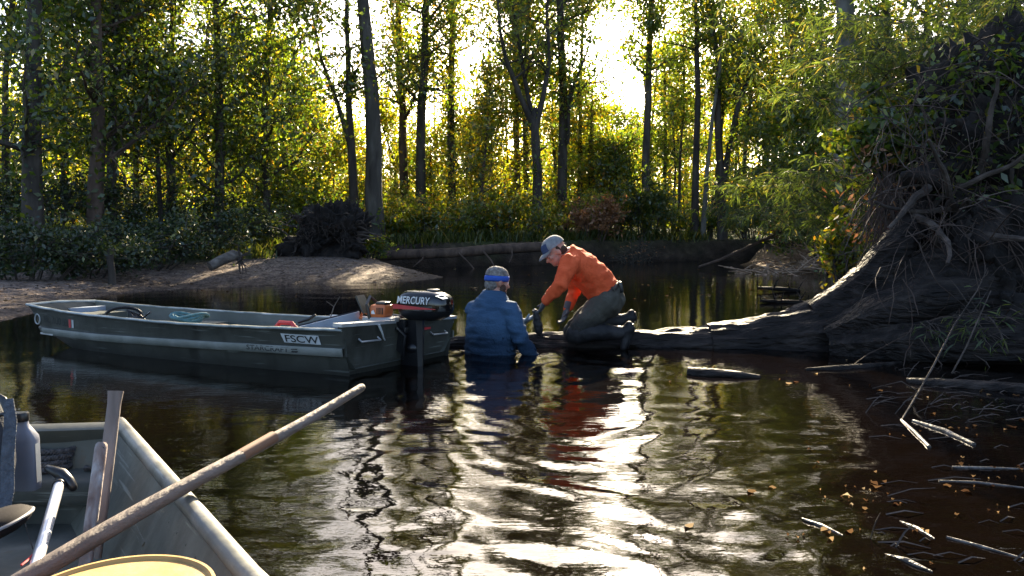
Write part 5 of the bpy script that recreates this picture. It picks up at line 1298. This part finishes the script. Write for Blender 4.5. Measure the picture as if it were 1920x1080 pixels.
# yellow bucket lid
YEL = weathered('yellow_lid', [(.25, .145, .04), (.33, .195, .058), (.37, .24, .08)], 5, .5, 0, False, scr=(.5, .38, .2), amount=.35)
bk = empty('bucket', (-.58, 1.14, .05)); tag(bk, 'yellow round bucket lid at the bottom edge of the photo', 'bucket')
lc = W(212, 1122, 1.17); mb = MB(); rL = .152
mb.lathe(lc, [(0.001, .0), (rL * .5, .0015), (rL * .93, 0), (rL * .955, .006), (rL * .99, .006), (rL, .002), (rL, -.022), (rL * .97, -.025)], n=64); mb.build('lid', YEL, bk, angle=30)
mb = MB(); zb = .05 - lc.z; mb.lathe(lc, [(rL * .94, -.02), (rL * .93, -.10), (rL * .86, zb)], n=40); mb.build('body', YEL, bk)
# salmon cushion edge left of the bucket
SAL = surf('salmon_cloth', [(.40, .17, .13), (.5, .24, .19)], 9, .8, .3, 60)
mb = MB(); c_ = W(40, 1165, 1.32); mb.ell(c_, (.13, .10, .042), n=20, m=11); tag(mb.build('cushion', SAL), 'rounded salmon pink cushion edge left of the yellow lid', 'cushion')
# pack with straps at the left edge
STR = surf('grey_webbing', [(.035, .04, .05), (.058, .066, .08), (.085, .096, .115)], 60, .85, .5, 120)
pk = empty('life_vest', W(5, 900, 2.2)); tag(pk, 'dark life vest with grey blue webbing strap at the left edge', 'life vest')
mb = MB(); mb.ell(W(-30, 850, 2.32), (.085, .08, .19)); mb.build('body', surf('navy_cloth', [(.012, .014, .02), (.025, .028, .036)], 12, .85, .4, 40), pk)
mb = MB()
flat_ = [W(16, 748, 2.22), W(20, 790, 2.18), W(14, 860, 2.15), W(14, 920, 2.12), W(6, 958, 2.08), W(-20, 985, 2.05)]
for i in range(1): flatbar(mb, flat_, [.013, .017, .018, .018, .019, .019], .003, (1, .25, 0))
mb.build('strap', STR, pk)
mb = MB(); mb.tube([W(-6, 782, 2.2), W(6, 776, 2.2), W(24, 784, 2.19), W(20, 796, 2.19)], .006, n=6); mb.build('buckle', BLACK, pk)
mb = MB(); flatbar(mb, [W(-12, 738, 2.25), W(6, 750, 2.22), W(18, 776, 2.2)], [.008, .011, .012], .004, (1, 0, .4)); mb.build('strap', BLACK, pk)
mb = MB(); c_ = W(-10, 985, 1.95); axs = (Vector((.92, .1, .3)).normalized(), Vector((-.1, 1, 0)).normalized(), Vector((-.3, 0, .92)).normalized()); mb.ell(c_, (.085, .10, .035), axs, n=20, m=10)
fl_ = empty('flap', c_); tag(fl_, 'dark brown rounded flap with a pale rim below the webbing strap', 'flap')
mb.build('pad', surf('dark_brown_rubber', [(.012, .010, .010), (.02, .017, .018)], 10, .8, spec=.1), fl_)
mb = MB(); mb.tube([c_ + axs[0] * (.086 * math.cos(t)) + axs[1] * (.10 * math.sin(t)) for t in np.linspace(-1.9, 1.9, 24)], .0045, n=6); mb.build('rim', surf('pale_rim', [(.2, .19, .19), (.28, .27, .27)], 10, .6), fl_)
mb = MB(); mb.tube([W(44, 968, 1.98), W(52, 1000, 1.98), W(62, 1030, 1.98)], .0018, n=4); tag(mb.build('cord', ROPE), 'thin cord hanging from the brown flap', 'cord')
mb = MB(); mb.tube([W(40, 1060, 1.8), W(50, 1052, 1.82), W(56, 1046, 1.84), W(62, 1040, 1.85)], .003, n=5); tag(mb.build('red_cord', RED), 'short red cord end on the floor by the aluminium shaft', 'cord')
# ------------------------------------------------------------------ people
SKIN = surf('skin', [(.33, .16, .11), (.42, .21, .15), (.48, .26, .19)], 9, .55, .1, 60)
def dirs(f, up=(0, 0, 1)):
    f = Vector(f).normalized(); s = f.cross(Vector(up)).normalized(); return f, s, s.cross(f).normalized()   # forward, right, up
def head(parent, c, f, up, sc=1.0):
    """head with brow, eyes, nose, mouth, jaw and ears; f forward, returns axes"""
    f, s, u = dirs(f, up); c = Vector(c)
    def q(a, b, d): return c + (f * a + s * b + u * d) * sc
    ax = (f, s, u); mb = MB()
    mb.ell(q(-.012, 0, .025), (.098 * sc, .078 * sc, .093 * sc), ax, 20, 12)
    mb.ell(q(.03, 0, -.045), (.062 * sc, .058 * sc, .075 * sc), ax, 18, 10)
    mb.ell(q(.062, 0, -.085), (.028 * sc, .032 * sc, .026 * sc), ax)
    mb.ell(q(.082, 0, .018), (.016 * sc, .05 * sc, .014 * sc), ax)
    mb.tube([q(.082, 0, .015), q(.098, 0, -.012), q(.108, 0, -.03)], [.009 * sc, .012 * sc, .015 * sc], n=8, round_ends=True)
    for e in (-1, 1):
        mb.ell(q(.102 * .9, e * .013, -.032), (.012 * sc, .009 * sc, .009 * sc), ax)
        mb.ell(q(.06, e * .042, -.02), (.03 * sc, .022 * sc, .02 * sc), ax)
        mb.ell(q(-.012, e * .081, -.012), (.020 * sc, .010 * sc, .034 * sc), ax)
    mb.ell(q(.082, 0, -.058), (.012 * sc, .024 * sc, .006 * sc), ax); mb.ell(q(.08, 0, -.070), (.012 * sc, .020 * sc, .007 * sc), ax)
    return mb, q, ax
def eyes(parent, q, ax, sc=1.0):
    for e in (-1, 1):
        mb = MB(); mb.ell(q(.077, e * .031, .004), (.012 * sc, .013 * sc, .010 * sc), ax, 10, 8); mb.ell(q(.0845, e * .031, .004), (.006 * sc, .006 * sc, .006 * sc), ax, 8, 6, mi=1)
        mb.build('eye', [WHITE, INK], parent)
def hand(wrist, d, palm_n, spread, curl, thumb_side, sc=1.0, r=1.0):
    """palm, four unequal fingers bent at the knuckles and a thumb from the side of the palm"""
    d = Vector(d).normalized(); n = Vector(palm_n); n = (n - d * n.dot(d)).normalized(); s = d.cross(n) * thumb_side
    w = Vector(wrist); mb = MB()
    mb.tube([w - d * .05, w, w + d * .02, w + d * .055, w + d * .09], [(.027 * r, .022 * r), (.028 * r, .020 * r), (.036 * r, .019 * r), (.043 * r, .018 * r), (.041 * r, .014 * r)], n=14, side=s)
    for k, (off, L) in enumerate(((.030, .074), (.010, .084), (-.010, .078), (-.029, .06))):
        p = w + d * .085 + s * off; v = (d + s * (off * spread * 6)).normalized(); pts = [p - d * .015]
        ang = 0
        for seg, fr in enumerate((.42, .32, .26)):
            ang += curl * (.65 if seg == 0 else 1.0) * (1 + .08 * k)
            dv = v * math.cos(ang) + n * math.sin(ang); p = p + dv * (L * fr * sc); pts.append(p.copy())
        mb.tube(pts, [.0105 * r, .0102 * r, .0094 * r, .008 * r], n=9, round_ends=True)
    p = w + d * .025 + s * .028; pts = [p, p + (d * .5 + s * .8 + n * .25).normalized() * .04]; pts.append(pts[-1] + (d * .85 + s * .25 + n * .5).normalized() * .032); pts.append(pts[-1] + (d * .85 - s * .1 + n * .6).normalized() * .026)
    mb.tube(pts, [.0145 * r, .0125 * r, .011 * r, .009 * r], n=9, round_ends=True)
    return mb
def limb(mb, pts, rads, n=14): mb.tube([Vector(p) for p in pts], rads, n=n, round_ends=True)
def torso(mb, pts, dims, side):
    mb.tube([Vector(p) for p in pts], dims, n=22, side=side, round_ends=False)

SHIRTO = surf('orange_knit', [(.50, .065, .020), (.60, .09, .030), (.68, .12, .045)], 7, .85, .5, 60, spec=.15)
def wetted(m, z0, z1, k):
    nt = m.node_tree; b = [n for n in nt.nodes if n.type == 'BSDF_PRINCIPLED'][0]; src = b.inputs['Base Color'].links[0].from_socket
    g = nt.nodes.new('ShaderNodeNewGeometry'); sp = nt.nodes.new('ShaderNodeSeparateXYZ'); nt.links.new(g.outputs['Position'], sp.inputs[0])
    n = nt.nodes.new('ShaderNodeTexNoise'); n.inputs['Scale'].default_value = 9; nt.links.new(g.outputs['Position'], n.inputs['Vector'])
    a = nt.nodes.new('ShaderNodeMath'); a.operation = 'MULTIPLY_ADD'; nt.links.new(n.outputs['Fac'], a.inputs[0]); a.inputs[1].default_value = -.22; nt.links.new(sp.outputs['Z'], a.inputs[2])
    r = nt.nodes.new('ShaderNodeMapRange'); r.inputs['From Min'].default_value = z1 - .11; r.inputs['From Max'].default_value = z0 - .11; nt.links.new(a.outputs[0], r.inputs[0])
    x = nt.nodes.new('ShaderNodeMix'); x.data_type = 'RGBA'; x.blend_type = 'MULTIPLY'; nt.links.new(r.outputs[0], x.inputs[0]); nt.links.new(src, x.inputs[6]); x.inputs[7].default_value = (k, k, k * 1.05, 1)
    nt.links.new(x.outputs[2], b.inputs['Base Color']); return m
SHIRTB = wetted(surf('blue_shirt', [(.030, .066, .122), (.038, .080, .143), (.048, .095, .162)], 5, .85, .5, 70, spec=.15), .10, .22, .45)
TROUS = wetted(surf('olive_trousers', [(.030, .027, .02), (.05, .046, .035), (.072, .066, .052)], 9, .85, .5, 50), .22, .30, .35)
WADER = surf('wet_black_waders', [(.008, .008, .009), (.018, .017, .018), (.028, .026, .027)], 6, .55, .4, 30, spec=.2)
GLOVE = surf('dark_glove', [(.02, .022, .027), (.04, .043, .05), (.07, .075, .085)], 14, .6, .3, 60)
GLOVEG = surf('grey_glove', [(.20, .24, .30), (.30, .34, .40)], 14, .7, .3, 60)
HAIR = surf('grey_brown_hair', [(.10, .085, .075), (.22, .20, .185), (.38, .36, .34)], 40, .8, 1.0, 120, spec=.3)
HAIRB = surf('brown_hair', [(.035, .018, .010), (.07, .035, .02)], 40, .7, 1.0, 120)
BEARD = surf('brown_beard', [(.035, .02, .014), (.08, .045, .03), (.13, .08, .055)], 40, .85, 1.0, 110)
CAPF = surf('grey_cap_cloth', [(.15, .15, .155), (.20, .20, .205), (.26, .26, .265)], 30, .9, .3, 90)
CAPN = surf('navy_cap_cloth', [(.02, .035, .085), (.035, .055, .12)], 20, .85, .3, 90)
BAND = surf('blue_headband', [(.015, .06, .30), (.025, .10, .44)], 12, .75, .3, 60)

# --- the man in orange, kneeling on the trunk
mo = empty('person', W(1120, 640, 6.9)); tag(mo, 'kneeling man in orange shirt and grey cap on the fallen trunk, reaching down', 'person')
oy = 6.86
nk = W(1064, 474, oy); ch = W(1084, 496, oy); md_ = W(1113, 522, oy); pv = W(1138, 556, oy)
shN, shF = W(1068, 494, oy - .19), W(1070, 494, oy + .2)
elN, wrN = W(1050, 536, oy - .34), W(1022, 566, oy - .26)
elF, wrF = W(1078, 546, oy + .24), W(1063, 580, oy + .12)
hpN, knN, anN = W(1140, 562, oy - .10), W(1080, 622, oy - .14), W(1166, 624, oy - .15)
hpF, knF, anF = W(1138, 560, oy + .11), W(1076, 616, oy + .14), W(1166, 600, oy + .15)
hc = W(1041, 472, oy - .02); hf = (-.80, -.16, -.58)
mb, q, ax = head(mo, hc, hf, (-.5, 0, .86))
limb(mb, [hc + Vector((.03, 0, -.03)), nk, ch], [.055, .06, .07])
torso(mb, [nk, ch, md_, pv], [(.10, .07), (.185, .11), (.165, .115), (.165, .12)], (0, 1, 0))
for a_, b_, c_ in ((shN, elN, wrN), (shF, elF, wrF)): limb(mb, [ch.lerp(a_, .6), a_, a_.lerp(b_, .5), b_, b_.lerp(c_, .4), c_], [.06, .055, .046, .038, .037, .024])
for a_, b_, c_ in ((hpN, knN, anN), (hpF, knF, anF)): limb(mb, [a_, a_.lerp(b_, .5), b_, b_.lerp(c_, .35), c_], [.088, .072, .056, .054, .036])
remeshed('body', mb, .0105, SKIN, mo, 2)
eyes(mo, q, ax)
mb = MB()   # shirt
torso(mb, [nk + Vector((-.012, 0, .012)), ch.lerp(nk, .5), ch, ch.lerp(md_, .5), md_, md_.lerp(pv, .55), pv.lerp(md_, .16)], [(.092, .085), (.17, .115), (.208, .138), (.205, .148), (.198, .152), (.188, .150), (.182, .145)], (0, 1, 0))
limb(mb, [ch.lerp(shN, .55), shN, shN.lerp(elN, .5), elN, elN.lerp(wrN, .4), elN.lerp(wrN, .92)], [.10, .086, .068, .058, .052, .040])
limb(mb, [ch.lerp(shF, .55), shF, shF.lerp(elF, .5), elF, elF.lerp(wrF, .4), elF.lerp(wrF, .92)], [.10, .082, .066, .056, .050, .040])
remeshed('shirt', mb, .009, SHIRTO, mo, 7, .016, 6.5, (1.7, .9, 1.4), 1.0)
mb = MB()   # trousers
bk_ = (pv - md_).normalized()
torso(mb, [pv.lerp(md_, .30), pv.lerp(md_, .1), pv + Vector((.01, 0, -.02)), pv + Vector((-.02, 0, -.09))], [(.176, .142), (.186, .152), (.185, .155), (.15, .11)], (0, 1, 0))
limb(mb, [hpN, hpN.lerp(knN, .5), knN + Vector((.01, 0, .015))], [.125, .104, .082]); limb(mb, [hpF, hpF.lerp(knF, .5), knF + Vector((.01, 0, .01))], [.12, .10, .082])
limb(mb, [pv + Vector((.03, -.06, -.03)), pv + Vector((.02, -.07, -.08))], [.115, .10])
remeshed('trousers', mb, .010, TROUS, mo, 5, .015, 8, (1, 1, 1), 4.0)
mb = MB()   # lower legs in dark waders
for a_, b_ in ((knN, anN), (knF, anF)): limb(mb, [a_ + Vector((-.005, 0, -.02)), a_.lerp(b_, .3), a_.lerp(b_, .7), b_], [.092, .084, .07, .056])
limb(mb, [hpN.lerp(knN, .78) + Vector((.07, -.02, -.05)), knN + Vector((.12, -.01, -.01))], [.06, .07])
remeshed('waders', mb, .012, WADER, mo, 4, .008, 9, (1, 1, 1), 6.0)
for (an, toe, hl) in ((anN, W(1176, 652, oy - .15), W(1186, 612, oy - .15)), (anF, W(1180, 632, oy + .15), W(1190, 590, oy + .15))):
    mb = MB(); mb.tube([an - Vector((.03, 0, 0)), an, hl.lerp(toe, .12) - Vector((.02, 0, 0))], [.058, .056, .052], n=14, round_ends=True)
    mb.tube([hl + UPV * .01 - Vector((.03, 0, 0)), hl.lerp(toe, .35) - Vector((.032, 0, 0)), hl.lerp(toe, .75) - Vector((.03, 0, 0)), toe - Vector((.035, 0, 0))], [(.045, .04), (.046, .045), (.052, .038), (.044, .028)], n=14, side=(0, 1, 0), round_ends=True)
    bt = remeshed('boot', mb, .010, WADER, mo, 3)
    mb = MB(); mb.tube([hl + UPV * .015, hl.lerp(toe, .4), hl.lerp(toe, .75), toe], [(.040, .014), (.036, .013), (.050, .014), (.038, .012)], n=14, side=(0, 1, 0), round_ends=True); mb.build('sole', BLACK, bt)
# belt, pouch
BELT = surf('dark_belt', [(.02, .015, .013), (.04, .028, .022)], 12, .6)
mb = MB(); cB = pv.lerp(md_, .20); bax = (md_ - pv).normalized(); bs = Vector((0, 1, 0)); bw_ = bax.cross(bs).normalized()
mb.rings([[cB + bax * z + bs * ((.194) * math.cos(t)) + bw_ * (.160 * math.sin(t)) for t in np.linspace(0, 6.283, 33)[:-1]] for z in (-.02, .02)], False, False); b_o = mb.build('belt', BELT, mo); mdf = b_o.modifiers.new('s', 'SOLIDIFY'); mdf.thickness = .008
for t in (3.6, 4.3, 5.3):
    mb = MB(); p = cB + bs * (.201 * math.cos(t)) + bw_ * (.167 * math.sin(t)); tn = (bs * -math.sin(t) + bw_ * math.cos(t)).normalized(); mb.box(p, (.012, .008, .055), (tn, tn.cross(bax).normalized(), bax)); mb.build('belt_loop', TROUS, b_o)
mb = MB(); pp_ = W(1161, 538, oy - .08); mb.box(pp_ + Vector((.012, 0, 0)), (.035, .07, .10), (Vector((.95, 0, .2)).normalized(), Vector((0, 1, 0)), Vector((-.2, 0, .95)).normalized()), bevel=.012); mb.build('pouch', BLACK, mo)
# cap and hair
mb = MB(); f_, s_, u_ = ax
rs_ = []
for i in range(9):
    t = i / 8 * math.pi / 2 * .96; rs_.append([q(-.012, 0, .022) + f_ * (.112 * math.cos(t) ** .8 * math.cos(a)) + s_ * (.092 * math.cos(t) ** .8 * math.sin(a)) + u_ * (.020 + .098 * math.sin(t)) for a in np.linspace(0, 6.283, 29)[:-1]])
mb.rings(rs_, False, True); cp = mb.build('cap', CAPF, mo)
mb = MB(); rs_ = []
for k, (r_, z) in enumerate(((.100, .022), (.135, .018), (.165, .006), (.182, -.008))):
    rs_.append([q(-.012, 0, .024) + f_ * (r_ * math.cos(a)) + s_ * (.086 * math.sin(a) * (1.15 - .12 * k)) + u_ * (z - .012 * abs(math.sin(a)) ** 2) for a in np.linspace(-1.15, 1.15, 15)])
mb.rings(rs_, False, False, closed=False); br = mb.build('brim', CAPF, cp); mdf = br.modifiers.new('s', 'SOLIDIFY'); mdf.thickness = .006
mb = MB(); rs_ = []
for i in range(5):
    t = i / 8 * math.pi / 2 * .96; rs_.append([q(-.012, 0, .022) + f_ * (.1145 * math.cos(t) ** .8 * math.cos(a)) + s_ * (.0942 * math.cos(t) ** .8 * math.sin(a)) + u_ * (.021 + .1 * math.sin(t)) for a in np.linspace(-.95, .95, 13)])
mb.rings(rs_, False, False, closed=False); mb.build('front_panel', CAPN, cp)
mb = MB(); mb.ell(q(-.05, 0, -.02), (.062, .079, .055), ax); mb.ell(q(-.02, .078, .0), (.02, .008, .04), ax); mb.ell(q(-.02, -.078, .0), (.02, .008, .04), ax); mb.build('hair', HAIRB, mo)
for (wr, el, nn, ts, cu) in ((wrN, elN, (-.75, .3, -.5), 1, .55), (wrF, elF, (-.7, -.4, -.2), -1, .35)):
    d_ = (wr - el).normalized(); d_ = (d_ + Vector((-.05, 0, -.55))).normalized()
    mb = hand(wr, d_, nn, .5, cu, ts, 1.0, 1.15); mb.tube([wr - d_ * .07, wr], [.038, .034], n=12)
    remeshed('glove', mb, .005, GLOVE, mo, 2)

# --- the man in blue, standing waist deep
mb_ = empty('person', W(922, 655, 6.6)); tag(mb_, 'man in blue shirt and blue headband, waist deep in the river, seen from behind', 'person')
by = 6.58; fw = Vector((.55, .83, 0)).normalized(); rt = Vector((.83, -.55, 0)).normalized()
nk = W(926, 552, by); ch = W(922, 585, by); md_ = W(919, 622, by - .02); wa = W(919, 664, by); hp = wa + Vector((0, 0, -.16))
shL, shR = ch - rt * .185 + UPV * .015, ch + rt * .185 + UPV * .015
elR, wrR = W(977, 636, by - .18), W(1002, 676, by - .1)
elL = W(925, 628, by + .30); wrL = W(984, 602, by + .18)
hc = W(933, 528, by + .02); hf = (.86, .42, -.18)
mb, q, ax = head(mb_, hc, hf, (0, 0, 1), 1.02)
limb(mb, [hc - UPV * .02, nk, ch], [.058, .065, .075]); torso(mb, [nk, ch, md_, wa, hp], [(.11, .075), (.195, .11), (.185, .12), (.18, .125), (.17, .12)], rt)
for a_, b_, c_ in ((shL, elL, wrL), (shR, elR, wrR)): limb(mb, [ch.lerp(a_, .6), a_, a_.lerp(b_, .5), b_, b_.lerp(c_, .4), c_], [.065, .06, .05, .042, .038, .026])
for sd in (-1, 1):
    h0 = hp + rt * (.095 * sd); limb(mb, [h0, h0 + UPV * -.22 + fw * .05, h0 + UPV * -.42 + fw * .06, h0 + UPV * -.62, h0 + UPV * -.80], [.10, .085, .062, .058, .042])
    limb(mb, [h0 + UPV * -.81, h0 + UPV * -.84 + fw * .16], [.045, .035])
remeshed('body', mb, .0105, SKIN, mb_, 2)
eyes(mb_, q, ax, 1.02)
mb = MB()
torso(mb, [nk + UPV * .03, nk.lerp(ch, .35), ch, ch.lerp(md_, .5), md_, md_.lerp(wa, .5), wa, wa - UPV * .10], [(.085, .08), (.15, .12), (.215, .145), (.228, .158), (.226, .165), (.232, .168), (.236, .168), (.23, .16)], rt)
limb(mb, [ch.lerp(shR, .5), shR, shR.lerp(elR, .5), elR, elR.lerp(wrR, .5), wrR], [.105, .092, .076, .066, .058, .048])
limb(mb, [ch.lerp(shL, .5), shL, shL.lerp(elL, .5), elL, elL.lerp(wrL, .5), elL.lerp(wrL, .80)], [.105, .078, .074, .062, .052, .044])
remeshed('shirt', mb, .009, SHIRTB, mb_, 8, .020, 5.0, (.8, .8, 2.8), 9.0)
mb = MB(); mb.rings([[nk + UPV * (.0 + z) + fw * (r_ * .95 * math.cos(t) + .005) + rt * (r_ * math.sin(t)) for t in np.linspace(0, 6.283, 25)[:-1]] for z, r_ in ((-.012, .088), (.022, .078))], False, False); b_o = mb.build('collar', SHIRTB, mb_); mdf = b_o.modifiers.new('s', 'SOLIDIFY'); mdf.thickness = .01
mb = MB(); f_, s_, u_ = ax
for z, r_ in ((0, 0),):
    rs_ = []
    for i in range(8):
        t = i / 7 * math.pi / 2 * .97; rs_.append([q(-.014, 0, .03) + f_ * (.104 * math.cos(t) ** .8 * math.cos(a)) + s_ * (.084 * math.cos(t) ** .8 * math.sin(a)) + u_ * (.012 + .086 * math.sin(t)) for a in np.linspace(0, 6.283, 29)[:-1]])
    mb.rings(rs_)
mb.ell(q(-.055, 0, -.03), (.052, .072, .06), ax)
hr = remeshed('hair', mb, .006, HAIR, mb_, 1, .005, 60)
mb = MB(); mb.rings([[q(-.012, 0, .02) + f_ * ((.108 + d) * math.cos(a)) + s_ * ((.088 + d) * math.sin(a)) + u_ * (z + .012 * math.cos(a)) for a in np.linspace(0, 6.283, 33)[:-1]] for z, d in ((-.018, -.002), (-.004, .002), (.014, .002), (.030, -.002))], False, False); hb = mb.build('headband', BAND, mb_); mdf = hb.modifiers.new('s', 'SOLIDIFY'); mdf.thickness = .005
mb = MB(); mb.ell(q(.052, 0, -.088), (.045, .05, .045), ax); mb.ell(q(.03, .052, -.05), (.035, .014, .045), ax); mb.ell(q(.03, -.052, -.05), (.035, .014, .045), ax); remeshed('beard', mb, .006, BEARD, mb_, 1, .004, 60)
d_ = (W(1004, 592, by + .14) - wrL).normalized(); mb = hand(wrL, d_, (.1, -.2, .9), .4, .5, 1, 1.0, 1.12); mb.tube([wrL - d_ * .12, wrL - d_ * .03, wrL], [.040, .036, .032], n=12); remeshed('glove', mb, .005, GLOVEG, mb_, 2)
d_ = (wrR - elR).normalized(); mb = hand(wrR, d_, (-.3, .8, 0), .4, .5, 1); remeshed('glove', mb, .005, GLOVEG, mb_, 2)
# the dark dripping thing handed from one to the other
bgc = empty('mesh_bag', W(1010, 605, oy - .24)); tag(bgc, 'dark dripping bag held between the two men above the trunk', 'bag')
mb = MB(); mb.tube([W(1004, 584, oy - .24), W(1006, 596, oy - .24), W(1009, 608, oy - .24), W(1011, 620, oy - .24), W(1011, 628, oy - .24)], [.02, .030, .036, .032, .012], n=14, round_ends=True); remeshed('sack', mb, .008, WADER, bgc, 2, .010, 22)
for dx in (-3, 2, 6):
    mb = MB(); mb.tube([W(1011 + dx, 624, oy - .24), W(1011 + dx * 1.4, 640, oy - .24)], [.004, .002], n=5); mb.build('drip', WADER, bgc)
